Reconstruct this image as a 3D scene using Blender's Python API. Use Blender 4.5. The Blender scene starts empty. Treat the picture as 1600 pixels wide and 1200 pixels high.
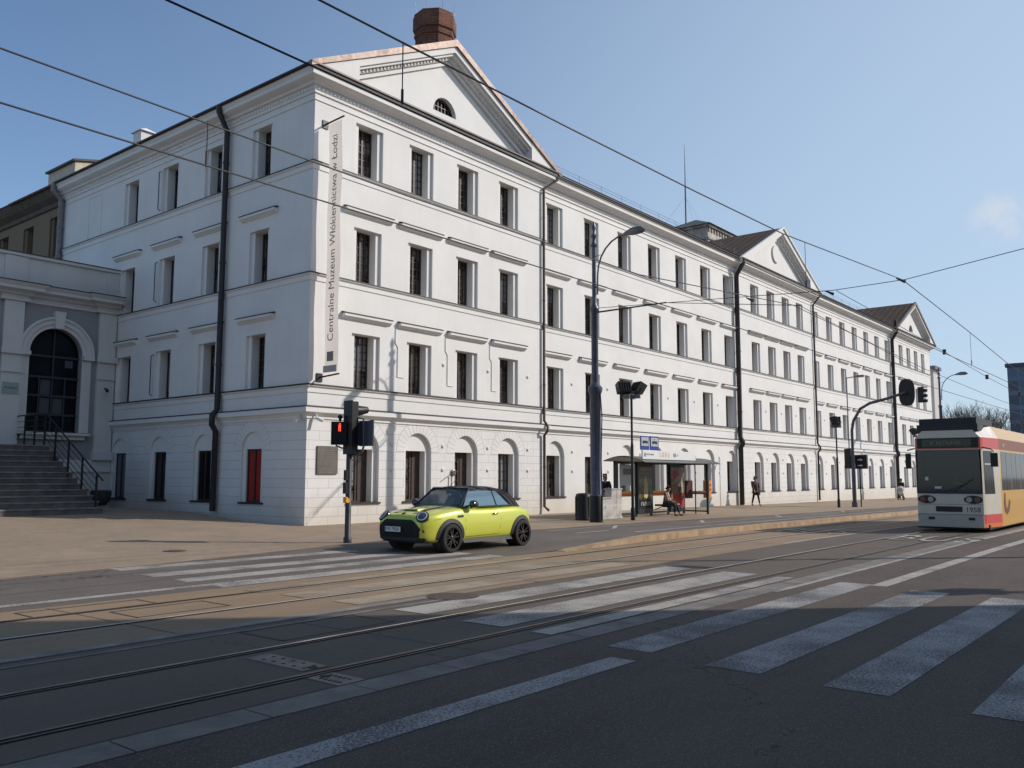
import bpy, bmesh, math, random
from math import sin, cos, pi, radians
from mathutils import Vector, Matrix
from mathutils.bvhtree import BVHTree
random.seed(7)
S = bpy.context.scene
COL = S.collection
# ------------------------------------------------------------------ camera, sky, sun
YAW, PITCH, ROLL = 0.681934573, 0.105740680, 0.00124572911
f_ = Vector((cos(PITCH)*cos(YAW), cos(PITCH)*sin(YAW), sin(PITCH)))
r_ = f_.cross(Vector((0, 0, 1))).normalized(); u_ = r_.cross(f_)
r2 = r_*cos(ROLL)+u_*sin(ROLL); u2 = -r_*sin(ROLL)+u_*cos(ROLL)
cam = bpy.data.objects.new('camera', bpy.data.cameras.new('camera')); COL.objects.link(cam)
M = Matrix((r2, u2, -f_)).transposed().to_4x4(); M.translation = Vector((-17.8888, -23.1737, 1.6))
cam.matrix_world = M
cam.data.sensor_width = 36; cam.data.lens = 1361.43/1600*36
cam.data.clip_start = 0.1; cam.data.clip_end = 3000
S.camera = cam
SUN = Vector((0.713, -0.701, 0.0)).normalized()*cos(radians(31.5)) + Vector((0, 0, sin(radians(31.5))))
w = bpy.data.worlds.new('World'); S.world = w; w.use_nodes = True
nt = w.node_tree; bg = nt.nodes['Background']
sky = nt.nodes.new('ShaderNodeTexSky'); sky.sky_type = 'NISHITA'; sky.sun_disc = False
sky.sun_elevation = radians(31.5); sky.sun_rotation = math.atan2(SUN.x, SUN.y)
sky.air_density = 1.0; sky.dust_density = 0.5; sky.ozone_density = 3.0
# thin high haze whitening the sky towards the sun's side and the horizon, plus one faint wisp of cloud
def wn(t, **k):
    x = nt.nodes.new(t)
    for a, b in k.items(): setattr(x, a, b)
    return x
wtc = wn('ShaderNodeTexCoord'); wdot = wn('ShaderNodeVectorMath', operation='DOT_PRODUCT')
nt.links.new(wtc.outputs['Generated'], wdot.inputs[0]); wdot.inputs[1].default_value = (0.63, -0.777, -0.55)
wmr = wn('ShaderNodeMapRange', interpolation_type='SMOOTHSTEP'); wmr.inputs[1].default_value = -.85; wmr.inputs[2].default_value = .55; wmr.inputs[4].default_value = .80
nt.links.new(wdot.outputs['Value'], wmr.inputs[0])
wmx = wn('ShaderNodeMix', data_type='RGBA'); wmx.inputs[7].default_value = (4.05, 4.85, 5.75, 1)
nt.links.new(wmr.outputs[0], wmx.inputs[0]); nt.links.new(sky.outputs[0], wmx.inputs[6])
wc = wn('ShaderNodeVectorMath', operation='DOT_PRODUCT'); nt.links.new(wtc.outputs['Generated'], wc.inputs[0]); wc.inputs[1].default_value = (0.95452, 0.15466, 0.25491)
wno = wn('ShaderNodeTexNoise'); wno.inputs['Scale'].default_value = 34; wno.inputs['Detail'].default_value = 6; nt.links.new(wtc.outputs['Generated'], wno.inputs['Vector'])
wa = wn('ShaderNodeMapRange', interpolation_type='SMOOTHSTEP'); wa.inputs[1].default_value = .9994; wa.inputs[2].default_value = 1.0003; nt.links.new(wc.outputs['Value'], wa.inputs[0])
wb = wn('ShaderNodeMapRange'); wb.inputs[1].default_value = .40; wb.inputs[2].default_value = .66; nt.links.new(wno.outputs[0], wb.inputs[0])
wm = wn('ShaderNodeMath', operation='MULTIPLY'); nt.links.new(wa.outputs[0], wm.inputs[0]); nt.links.new(wb.outputs[0], wm.inputs[1])
wm2 = wn('ShaderNodeMath', operation='MULTIPLY'); nt.links.new(wm.outputs[0], wm2.inputs[0]); wm2.inputs[1].default_value = .75
wmc = wn('ShaderNodeMix', data_type='RGBA'); wmc.inputs[7].default_value = (5.6, 5.5, 5.6, 1)
nt.links.new(wm2.outputs[0], wmc.inputs[0]); nt.links.new(wmx.outputs[2], wmc.inputs[6])
wt = wn('ShaderNodeMix', data_type='RGBA', blend_type='MULTIPLY'); wt.inputs[0].default_value = 1; wt.inputs[7].default_value = (.965, 1.01, 1.045, 1)
nt.links.new(wmc.outputs[2], wt.inputs[6]); nt.links.new(wt.outputs[2], bg.inputs[0]); bg.inputs[1].default_value = 0.135
sl = bpy.data.lights.new('sun', 'SUN'); sl.energy = 3.9; sl.angle = radians(0.53); sl.color = (1.0, 0.915, 0.82)
so = bpy.data.objects.new('sun', sl); COL.objects.link(so)
so.rotation_euler = SUN.to_track_quat('Z', 'Y').to_euler()
S.view_settings.view_transform = 'Standard'; S.view_settings.look = 'None'
S.view_settings.exposure = 0.0; S.view_settings.gamma = 1.0
S.render.film_transparent = False

# ------------------------------------------------------------------ helpers
class MB:
    def __init__(s): s.v = []; s.f = []; s.m = []
    def add(s, vs, fs, m=0):
        b = len(s.v); s.v += [tuple(v) for v in vs]
        for f in fs: s.f.append([b+i for i in f]); s.m.append(m)
    def quad(s, a, b, c, d, m=0): s.add([a, b, c, d], [(0, 1, 2, 3)], m)
    def box(s, x0, y0, z0, x1, y1, z1, m=0):
        s.add([(x0,y0,z0),(x1,y0,z0),(x1,y1,z0),(x0,y1,z0),(x0,y0,z1),(x1,y0,z1),(x1,y1,z1),(x0,y1,z1)],
              [(0,3,2,1),(4,5,6,7),(0,1,5,4),(1,2,6,5),(2,3,7,6),(3,0,4,7)], m)
    def tube(s, pts, rad, n=10, m=0, cap=True):
        pts = [Vector(p) for p in pts]
        if not hasattr(rad, '__len__'): rad = [rad]*len(pts)
        rings = []; prev = None
        for i, p in enumerate(pts):
            a = pts[max(i-1, 0)]; c = pts[min(i+1, len(pts)-1)]
            d = (c-a).normalized() if (c-a).length > 1e-9 else Vector((0, 0, 1))
            ref = prev if prev is not None else (Vector((0, 0, 1)) if abs(d.z) < .9 else Vector((1, 0, 0)))
            x = (ref - d*ref.dot(d))
            if x.length < 1e-6: x = d.orthogonal()
            x.normalize(); y = d.cross(x); prev = x
            rings.append([p+(x*cos(2*pi*k/n)+y*sin(2*pi*k/n))*rad[i] for k in range(n)])
        vs = [v for r in rings for v in r]; fs = []
        for i in range(len(rings)-1):
            for k in range(n):
                k2 = (k+1) % n; fs.append((i*n+k, i*n+k2, (i+1)*n+k2, (i+1)*n+k))
        if cap: fs.append(tuple(range(n-1, -1, -1))); fs.append(tuple((len(rings)-1)*n+k for k in range(n)))
        s.add(vs, fs, m)
    def lathe(s, prof, n=16, c=(0, 0, 0), axis='z', m=0):
        vs = []; fs = []
        for (r, h) in prof:
            for k in range(n):
                a = 2*pi*k/n; p = (r*cos(a), r*sin(a), h)
                if axis == 'y': p = (p[0], p[2], p[1])
                if axis == 'x': p = (p[2], p[0], p[1])
                vs.append((p[0]+c[0], p[1]+c[1], p[2]+c[2]))
        for i in range(len(prof)-1):
            for k in range(n):
                k2 = (k+1) % n; fs.append((i*n+k, i*n+k2, (i+1)*n+k2, (i+1)*n+k))
        fs.append(tuple(range(n))); fs.append(tuple((len(prof)-1)*n+k for k in range(n)))
        s.add(vs, fs, m)
    def prism(s, poly, a, b, T, m=0):
        """poly: list of (p,q); T(p,q,t) maps to 3D; extruded from t=a to t=b"""
        n = len(poly); vs = [T(p, q, a) for p, q in poly]+[T(p, q, b) for p, q in poly]
        s.add(vs, [tuple(range(n)), tuple(range(2*n-1, n-1, -1))]+[(i, (i+1) % n, n+(i+1) % n, n+i) for i in range(n)], m)
    def build(s, name, mats, parent=None, loc=None, smooth=False, kind=None, fix=True):
        me = bpy.data.meshes.new(name); me.from_pydata(s.v, [], s.f)
        if not isinstance(mats, (list, tuple)): mats = [mats]
        for mm in mats: me.materials.append(mm)
        me.polygons.foreach_set('material_index', s.m)
        if fix:
            bm = bmesh.new(); bm.from_mesh(me); bmesh.ops.recalc_face_normals(bm, faces=bm.faces); bm.to_mesh(me); bm.free()
        if smooth:
            me.polygons.foreach_set('use_smooth', [True]*len(me.polygons))
            try: me.set_sharp_from_angle(angle=radians(38))
            except Exception: pass
        me.update()
        o = bpy.data.objects.new(name, me); COL.objects.link(o)
        if parent: o.parent = parent
        if loc: o.location = loc
        if kind: o['kind'] = kind
        return o
def tag(o, label=None, cat=None, group=None, kind=None):
    if label: o['label'] = label
    if cat: o['category'] = cat
    if group: o['group'] = group
    if kind: o['kind'] = kind
    return o
def empty(name, loc=(0, 0, 0), rz=0, label=None, cat=None, group=None):
    o = bpy.data.objects.new(name, None); COL.objects.link(o); o.location = loc; o.rotation_euler = (0, 0, rz)
    o.empty_display_size = 0.2
    return tag(o, label, cat, group)
def copy_tree(o, parent=None):
    c = o.copy(); COL.objects.link(c); c.parent = parent
    for ch in [x for x in KIDS(o)]: copy_tree(ch, c)
    return c
def KIDS(o): return [x for x in COL.objects if x.parent == o]
def text(s, size, mat, name, parent=None, loc=(0, 0, 0), rot=(0, 0, 0), ex=0.003, sx=1.0, sy=1.0, align='CENTER', space=1.0, bold=0.0):
    c = bpy.data.curves.new(name, 'FONT'); c.body = s; c.size = size; c.extrude = ex; c.align_x = align; c.align_y = 'CENTER'
    c.space_character = space; c.offset = bold
    c.materials.append(mat); o = bpy.data.objects.new(name, c); COL.objects.link(o)
    o.location = loc; o.rotation_euler = rot; o.scale = (sx, sy, 1)
    if parent: o.parent = parent
    return o

# ------------------------------------------------------------------ materials
def mat(name, col, rough=0.6, metal=0.0, var=0.0, vs=3.0, bump=0.0, bs=30.0, col2=None, spec=0.5, coat=0.0, emis=None, vdet=6.0):
    m = bpy.data.materials.new(name); m.use_nodes = True; n = m.node_tree; p = n.nodes['Principled BSDF']
    p.inputs['Base Color'].default_value = (*col, 1); p.inputs['Roughness'].default_value = rough
    p.inputs['Metallic'].default_value = metal; p.inputs['Specular IOR Level'].default_value = spec
    if coat: p.inputs['Coat Weight'].default_value = coat; p.inputs['Coat Roughness'].default_value = 0.03
    if emis: p.inputs['Emission Color'].default_value = (*emis[:3], 1); p.inputs['Emission Strength'].default_value = emis[3]
    tc = n.nodes.new('ShaderNodeTexCoord')
    if var or col2:
        no = n.nodes.new('ShaderNodeTexNoise'); no.inputs['Scale'].default_value = vs; no.inputs['Detail'].default_value = vdet
        no.inputs['Roughness'].default_value = 0.6
        n.links.new(tc.outputs['Object'], no.inputs['Vector'])
        mx = n.nodes.new('ShaderNodeMix'); mx.data_type = 'RGBA'
        c2 = col2 if col2 else tuple(max(0, c*(1-var)) for c in col)
        c1 = col if col2 else tuple(min(1, c*(1+var*.6)) for c in col)
        mx.inputs[6].default_value = (*c1, 1); mx.inputs[7].default_value = (*c2, 1)
        mr = n.nodes.new('ShaderNodeMapRange'); mr.inputs[1].default_value = .35; mr.inputs[2].default_value = .68
        n.links.new(no.outputs[0], mr.inputs[0]); n.links.new(mr.outputs[0], mx.inputs[0])
        n.links.new(mx.outputs[2], p.inputs['Base Color'])
    if bump:
        nb = n.nodes.new('ShaderNodeTexNoise'); nb.inputs['Scale'].default_value = bs; nb.inputs['Detail'].default_value = 4
        n.links.new(tc.outputs['Object'], nb.inputs['Vector'])
        b = n.nodes.new('ShaderNodeBump'); b.inputs['Strength'].default_value = bump; b.inputs['Distance'].default_value = 0.02
        n.links.new(nb.outputs[0], b.inputs['Height']); n.links.new(b.outputs[0], p.inputs['Normal'])
    return m
class NG:
    """tiny node-graph helper"""
    def __init__(s, m): s.n = m.node_tree; s.p = s.n.nodes['Principled BSDF']; s.tc = s.n.nodes.new('ShaderNodeTexCoord').outputs['Object']
    def node(s, t, **kw):
        x = s.n.nodes.new(t)
        for k, v in kw.items(): setattr(x, k, v)
        return x
    def link(s, a, b): s.n.links.new(a, b)
    def val(s, sock, v):
        if hasattr(v, 'is_output'): s.link(v, sock)
        elif isinstance(v, (tuple, list)) and sock.type == 'RGBA': sock.default_value = (*v[:3], 1)
        else: sock.default_value = v
    def noise(s, scale, det=5, rough=.6, vec=None, dist=0):
        x = s.node('ShaderNodeTexNoise'); x.inputs['Scale'].default_value = scale; x.inputs['Detail'].default_value = det
        x.inputs['Roughness'].default_value = rough; x.inputs['Distortion'].default_value = dist
        s.link(vec or s.tc, x.inputs['Vector']); return x.outputs[0]
    def math(s, op, a, b=0.0, c=None):
        x = s.node('ShaderNodeMath', operation=op); s.val(x.inputs[0], a); s.val(x.inputs[1], b)
        if c is not None: s.val(x.inputs[2], c)
        return x.outputs[0]
    def rng(s, a, lo, hi, o0=0.0, o1=1.0):
        x = s.node('ShaderNodeMapRange'); s.val(x.inputs[0], a); x.inputs[1].default_value = lo; x.inputs[2].default_value = hi
        x.inputs[3].default_value = o0; x.inputs[4].default_value = o1; return x.outputs[0]
    def mix(s, fac, a, b, mode='MIX'):
        x = s.node('ShaderNodeMix', data_type='RGBA', blend_type=mode); s.val(x.inputs[0], fac); s.val(x.inputs[6], a); s.val(x.inputs[7], b)
        return x.outputs[2]
    def sep(s):
        x = s.node('ShaderNodeSeparateXYZ'); s.link(s.tc, x.inputs[0]); return x.outputs
    def comb(s, a, b, c=0.0):
        x = s.node('ShaderNodeCombineXYZ'); s.val(x.inputs[0], a); s.val(x.inputs[1], b); s.val(x.inputs[2], c); return x.outputs[0]
    def bump(s, h, st, dist=.02):
        b = s.node('ShaderNodeBump'); b.inputs['Strength'].default_value = st; b.inputs['Distance'].default_value = dist
        s.link(h, b.inputs['Height']); s.link(b.outputs[0], s.p.inputs['Normal'])
def base(name, rough=.8, spec=.5):
    m = bpy.data.materials.new(name); m.use_nodes = True; g = NG(m); g.p.inputs['Roughness'].default_value = rough
    g.p.inputs['Specular IOR Level'].default_value = spec; return m, g

def plaster(name, c, ashlar=False, dirt=True):
    m, g = base(name, .85, .25); X, Y, Z = g.sep()
    col = g.mix(g.rng(g.noise(.6, 6), .35, .7), c, tuple(k*.91 for k in c))
    col = g.mix(g.rng(g.noise(2.6, 4), .62, .72, 0, .35), col, tuple(k*.9 for k in c))
    # vertical rain streaks
    sv = g.comb(g.math('MULTIPLY', g.math('ADD', X, Y), 5.0), g.math('MULTIPLY', Z, .25))
    col = g.mix(g.rng(g.noise(1.0, 5, .7, sv), .52, .8, 0, .5), col, tuple(k*.84 for k in c))
    if dirt:
        hz = g.math('ADD', Z, g.math('MULTIPLY', g.noise(1.3, 5), -1.3))
        col = g.mix(g.rng(hz, -.7, .5, .7, 0), col, (c[0]*.74, c[1]*.67, c[2]*.56))
    if ashlar:
        br = g.node('ShaderNodeTexBrick'); br.offset = .5
        br.inputs['Scale'].default_value = 1; br.inputs['Brick Width'].default_value = .86; br.inputs['Row Height'].default_value = .315
        br.inputs['Mortar Size'].default_value = .009; br.inputs['Mortar Smooth'].default_value = .1
        br.inputs['Color1'].default_value = (1, 1, 1, 1); br.inputs['Color2'].default_value = (.96, .96, .96, 1); br.inputs['Mortar'].default_value = (.66, .66, .67, 1)
        g.link(g.comb(g.math('ADD', X, .33), g.math('ADD', Z, .05)), br.inputs['Vector'])
        col = g.mix(1.0, col, br.outputs[0], 'MULTIPLY')
        g.bump(br.outputs[0], .4, .01)
    else: g.bump(g.noise(14, 5), .12, .02)
    g.link(col, g.p.inputs['Base Color']); return m
M_WALL = plaster('white_plaster', (.75, .74, .725))
M_ASH = plaster('white_ashlar', (.75, .74, .725), True)
M_TRIM = plaster('white_trim', (.75, .74, .725), dirt=False)
M_GREYP = plaster('grey_plaster', (.30, .30, .31))
M_PORT = plaster('portico_plaster', (.62, .615, .605))
M_OCHRE = plaster('ochre_plaster', (.22, .17, .115))
M_OCHRED = mat('dark_eave', (.10, .08, .06), .8, var=.3)
M_FLASH = mat('dark_flashing', (.045, .04, .04), .55, .3, var=.3, vs=2)
M_BROWNM = mat('brown_flashing', (.12, .085, .065), .5, .3, var=.35, vs=2)
M_LINE = mat('joint_grey', (.42, .42, .44), .9)
M_FRAME = mat('dark_brown_frame', (.05, .03, .024), .5, var=.3, vs=8)
M_PIPE = mat('drainpipe_dark', (.035, .028, .03), .45, .4, var=.3, vs=3)
M_PIPEG = mat('drainpipe_grey', (.22, .21, .21), .5, .4, var=.3, vs=3)
M_PIPEB = mat('drainpipe_brown', (.10, .065, .055), .6, var=.4, vs=3)
def glass_mat(name, dark, curtain=None, rough=.04, spec=.6):
    m, g = base(name, rough, spec); X, Y, Z = g.sep()
    oi = g.node('ShaderNodeObjectInfo').outputs['Random']
    if curtain:
        wv = g.noise(1.0, 2, .5, g.comb(g.math('ADD', g.math('MULTIPLY', X, 9.0), g.math('MULTIPLY', oi, 50.0)), g.math('MULTIPLY', Z, .3)))
        blind = g.math('MULTIPLY', g.math('GREATER_THAN', g.math('FRACT', g.math('MULTIPLY', oi, 7.31)), .72), g.math('GREATER_THAN', Z, g.math('MULTIPLY', g.math('FRACT', g.math('MULTIPLY', oi, 13.7)), 1.6)))
        nz = g.noise(1.6, 2, .5, g.comb(X, g.math('MULTIPLY', oi, 37.0), Z))
        col = g.mix(g.rng(wv, .35, .65), dark, curtain)
        col = g.mix(g.rng(nz, .42, .56), dark, col); col = g.mix(g.math('MULTIPLY', blind, .7), col, (.30, .31, .33))
        g.link(col, g.p.inputs['Base Color'])
    else: g.p.inputs['Base Color'].default_value = (*dark, 1)
    nb = g.noise(2.5, 1); g.bump(nb, .03, .02)
    return m
M_GLASS = glass_mat('window_glass', (.012, .012, .014), (.20, .18, .15))
M_GLASSD = glass_mat('dark_glass', (.01, .01, .012))
M_GLASSP = glass_mat('porch_glass', (.006, .007, .010), None, .1, .2)
M_RED = mat('red_panel', (.32, .012, .01), .6, var=.2, vs=2)
M_PANEL = mat('pale_blind', (.16, .17, .2), .5, var=.3, vs=2)
def seam_mat(name, c, axis, period):
    m, g = base(name, .8, .12); s = g.sep()[axis]
    fr = g.math('FRACT', g.math('DIVIDE', s, period)); ln = g.rng(fr, .0, .09, 1, 0)
    col = g.mix(g.rng(g.noise(1.2, 6), .35, .7), c, tuple(k*.7 for k in c))
    col = g.mix(g.math('GREATER_THAN', ln, .35), col, tuple(min(1, k*2.6) for k in c)); g.link(col, g.p.inputs['Base Color']); return m
M_ROOF = seam_mat('brown_seam_roof', (.115, .078, .055), 1, .62)
M_ROOFX = seam_mat('dark_seam_roof', (.09, .075, .065), 0, .62)
M_TROOF = seam_mat('green_grey_roof', (.13, .15, .14), 1, .8)
def copper():
    m, g = base('copper_capping', .5, .4); g.p.inputs['Metallic'].default_value = .25; X, Y, Z = g.sep()
    cell = g.node('ShaderNodeTexWhiteNoise', noise_dimensions='1D'); g.link(g.math('FLOOR', g.math('DIVIDE', X, .55)), cell.inputs['W'])
    col = g.mix(cell.outputs[0], (.11, .075, .06), (.19, .16, .145)); col = g.mix(g.rng(g.noise(5, 5), .4, .7), col, (.30, .2, .16)); g.link(col, g.p.inputs['Base Color']); return m
M_COPPER = copper()
def brickm():
    m, g = base('red_brick', .85, .3); X, Y, Z = g.sep(); br = g.node('ShaderNodeTexBrick')
    for k, v in (('Scale', 1), ('Brick Width', .27), ('Row Height', .085), ('Mortar Size', .012)): br.inputs[k].default_value = v
    br.inputs['Color1'].default_value = (.20, .065, .035, 1); br.inputs['Color2'].default_value = (.10, .035, .025, 1); br.inputs['Mortar'].default_value = (.2, .13, .1, 1)
    g.link(g.comb(g.math('ADD', X, Y), Z), br.inputs['Vector'])
    g.link(g.mix(g.rng(g.noise(2, 5), .4, .7, 0, .6), br.outputs[0], (.07, .03, .025)), g.p.inputs['Base Color']); g.bump(br.outputs[0], .4, .01); return m
M_BRICK = brickm()

def asphalt(name, c, speck=1.0, brown=None):
    m, g = base(name, .82, .35); X, Y, Z = g.sep()
    col = g.mix(g.rng(g.noise(.35, 6, .65), .3, .72), tuple(k*1.08 for k in c), tuple(k*.62 for k in c))
    col = g.mix(g.rng(g.noise(1.1, 3, .5), .66, .78, 0, .45), col, tuple(k*.45 for k in c))
    st = g.comb(g.math('MULTIPLY', X, .12), Y)
    col = g.mix(g.rng(g.noise(1.4, 5, .65, st), .42, .75, 0, .5), col, tuple(k*1.35 for k in c))
    if brown: col = g.mix(g.rng(g.noise(.55, 6, .7, st), .3, .66), col, brown)
    sp = g.noise(95, 2, .7); col = g.mix(g.rng(sp, .57, .70, 0, .85*speck), col, tuple(min(1, k*3.2+.03) for k in c))
    col = g.mix(g.rng(sp, .30, .42, .7*speck, 0), col, tuple(k*.35 for k in c))
    vo = g.node('ShaderNodeTexVoronoi', feature='DISTANCE_TO_EDGE'); vo.inputs['Scale'].default_value = .33
    wv = g.comb(g.math('ADD', X, g.math('MULTIPLY', g.noise(2.2, 5), 1.4)), g.math('ADD', Y, g.math('MULTIPLY', g.noise(2.9, 5), 1.4)))
    g.link(wv, vo.inputs['Vector']); crack = g.math('MULTIPLY', g.math('LESS_THAN', vo.outputs[0], .0035), g.rng(g.noise(.3, 2), .5, .56))
    col = g.mix(g.math('MULTIPLY', crack, .8), col, (.012, .012, .012)); g.link(col, g.p.inputs['Base Color']); g.bump(g.noise(70, 4, .8), .55*speck, .015); return m
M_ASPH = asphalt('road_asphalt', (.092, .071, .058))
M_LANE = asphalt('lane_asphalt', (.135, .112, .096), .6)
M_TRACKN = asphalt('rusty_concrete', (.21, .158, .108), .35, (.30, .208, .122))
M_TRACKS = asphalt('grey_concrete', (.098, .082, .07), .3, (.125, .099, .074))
def paving():
    m, g = base('pavement_slabs', .85, .3); X, Y, Z = g.sep(); br = g.node('ShaderNodeTexBrick')
    for k, v in (('Scale', 1), ('Brick Width', .5), ('Row Height', .5), ('Mortar Size', .008)): br.inputs[k].default_value = v
    br.inputs['Color1'].default_value = (1, 1, 1, 1); br.inputs['Color2'].default_value = (.9, .9, .9, 1); br.inputs['Mortar'].default_value = (.8, .78, .75, 1)
    g.link(g.comb(X, Y), br.inputs['Vector'])
    c = g.mix(g.rng(g.noise(.5, 6, .65), .3, .7), (.35, .265, .185), (.28, .21, .148)); c = g.mix(g.rng(g.noise(6, 5), .45, .75, 0, .5), c, (.38, .31, .24))
    c = g.mix(g.rng(g.noise(50, 3), .56, .68, 0, .6), c, (.13, .1, .085))
    c = g.mix(g.rng(g.noise(2.2, 6, .7), .60, .72, 0, .55), c, (.15, .115, .085))
    g.link(g.mix(1.0, c, br.outputs[0], 'MULTIPLY'), g.p.inputs['Base Color']); g.bump(g.noise(40, 4), .3, .01); return m
M_PAVE = paving()
M_KERB = mat('yellowed_kerb', (.36, .25, .15), .85, var=.35, vs=2.5, bump=.3)
M_KERBG = mat('grey_kerb', (.27, .21, .16), .85, var=.3, vs=2.5, bump=.3)
M_STRIP = mat('concrete_strip', (.18, .16, .145), .85, var=.3, vs=3, bump=.3)
M_RAIL = mat('rail_steel', (.62, .56, .5), .25, .9, var=.2, vs=4)
M_RAILB = mat('rail_glint', (.72, .66, .58), .4, .35)  # pale, mostly diffuse steel: the rail's bright glint is put into the colour
M_RAILR = mat('rail_rust', (.20, .145, .11), .5, .3, var=.4, vs=6)
M_GROOVEB = mat('rail_groove_rusty', (.07, .05, .035), .9)
M_GROOVE = mat('rail_groove', (.02, .018, .018), .9)
def paint(name, c, under, wear):
    m, g = base(name, .75, .35)
    n = g.noise(42, 4, .75); b = g.noise(1.2, 4)
    b2 = g.noise(.45, 5, .7)
    f = g.rng(g.math('ADD', n, g.math('MULTIPLY', g.math('SUBTRACT', g.math('ADD', b, b2), 1.0), .42)), wear-.06, wear+.06)
    g.link(g.mix(f, under, g.mix(g.rng(g.noise(3, 4), .4, .7), c, tuple(k*.8 for k in c))), g.p.inputs['Base Color']); g.bump(n, .35, .01); return m
M_PAINT = paint('road_paint', (.42, .385, .345), (.1, .095, .095), .45)
M_PAINTD = paint('road_paint_worn', (.38, .37, .36), (.085, .082, .085), .50)
M_PAINTB = paint('road_paint_rusty', (.37, .30, .215), (.19, .145, .10), .44)
M_PAINTF = paint('road_paint_fresh', (.42, .40, .38), (.12, .11, .105), .38)
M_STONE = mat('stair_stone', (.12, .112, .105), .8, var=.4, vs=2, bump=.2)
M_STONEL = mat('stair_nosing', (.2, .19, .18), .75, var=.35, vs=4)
M_BLACK = mat('black_metal', (.014, .014, .017), .45, .3)
M_MAST = mat('blue_grey_steel', (.075, .085, .125), .4, .3, var=.25, vs=3)
M_GREYM = mat('grey_steel', (.17, .17, .19), .45, .5, var=.2, vs=3)
M_WIRE = mat('wire', (.012, .012, .014), .6)

# ------------------------------------------------------------------ ground
def lerp_tab(t, tab):
    if t <= tab[0][0]: return tab[0][1]
    for (a, va), (b, vb) in zip(tab, tab[1:]):
        if t <= b: return va+(vb-va)*(t-a)/(b-a)
    return tab[-1][1]
def G(x, y):
    if x >= 0: return -.0052*max(0, x-6)-.0085*min(6.5, max(0, -y))*min(1, x/4)
    xs = min(1, -x/4)
    zl = lerp_tab(y, [(-7, 0), (-3, .08), (0, .15), (2, .19), (4, .25), (6.3, .35), (15, .42)])
    z0 = lerp_tab(y, [(-7, 0), (-3, 0), (0, 0), (2, .12), (5, .37), (15, .40)])
    return z0*(1-xs)+zl*xs
def GX(x): return -.0052*max(0, x-6)
def EDGE(x): return lerp_tab(x, [(-60, -10.5), (-12, -8.1), (-9, -7.75), (-5, -6.95), (-2, -6.5), (3, -6.3), (12, -6.25), (20, -6.9), (37, -7.4), (130, -7.4)])
XS = [-60, -40, -30, -20, -16, -14, -12, -10, -9, -8, -7, -6, -5, -4, -3, -2, -1, 0, 1, 2, 3, 5, 8, 12, 16, 20, 28, 37, 50, 70, 100, 140]
def strip(mb, xs, ylo, yhi, zf, ny=1, m=0):
    g = [[None]*(ny+1) for _ in xs]
    for i, x in enumerate(xs):
        a = ylo(x) if callable(ylo) else ylo; b = yhi(x) if callable(yhi) else yhi
        for j in range(ny+1):
            y = a+(b-a)*j/ny; g[i][j] = (x, y, zf(x, y))
    for i in range(len(xs)-1):
        for j in range(ny): mb.quad(g[i][j], g[i+1][j], g[i+1][j+1], g[i][j+1], m)
g0 = MB(); n = 24
g0.quad((-1500, -1500, -1.4), (1800, -1500, -1.4), (1800, 1500, -1.4), (-1500, 1500, -1.4))
g0.build('ground', M_LANE, kind='structure')
pv = MB()
strip(pv, [x for x in XS if x <= 0], EDGE, 40, G, 46); strip(pv, [x for x in XS if x >= 0], EDGE, .5, G, 4)
strip(pv, [x for x in XS if x >= 70], .5, 60, G, 2)
for a_, b_ in zip(XS, XS[1:]):
    pv.quad((a_, EDGE(a_), G(a_, EDGE(a_))), (b_, EDGE(b_), G(b_, EDGE(b_))), (b_, EDGE(b_), GX(b_)-.3), (a_, EDGE(a_), GX(a_)-.3))
pv.build('pavement', M_PAVE, kind='structure')
def lane_h(x): return lerp_tab(x, [(-60, -.1), (-2.5, -.1), (2.5, -.02), (33, -.02), (38, -.1), (140, -.1)])
def LZ(x, y):                                       # the lane falls gently from the pavement edge to the tracks
    e = EDGE(x); t = min(1, max(0, (y+11.2)/(e+11.2))); return (GX(x)+lane_h(x))*(1-t)+(G(x, e)-.012)*t
ln = MB(); strip(ln, XS, -11.2, EDGE, LZ, 3)
ln.build('road', M_LANE, kind='structure')
RZ = lambda x, y: GX(x)-.1
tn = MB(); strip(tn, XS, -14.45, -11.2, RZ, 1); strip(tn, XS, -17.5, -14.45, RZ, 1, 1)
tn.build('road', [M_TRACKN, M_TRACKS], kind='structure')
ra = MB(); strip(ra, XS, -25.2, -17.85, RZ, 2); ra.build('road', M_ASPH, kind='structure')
cs = MB()
xx = -60.0
while xx < 8:                                   # laid concrete edging blocks along the tracks
    cs.box(xx, -17.85, -.4, xx+.985, -17.5, -.094); xx += 1.0
cs.build('road', M_STRIP, kind='structure')
cs = MB(); strip(cs, [x for x in XS if x >= 8], -17.85, -17.5, lambda x, y: GX(x)-.098); cs.build('road', M_STRIP, kind='structure')
sp = MB(); strip(sp, XS, -60, -25.2, lambda x, y: GX(x)+.02, 1); strip(sp, XS, -25.205, -25.2, lambda x, y: GX(x)+(.02 if y > -25.202 else -.2), 1); sp.build('pavement', M_PAVE, kind='structure')
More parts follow.
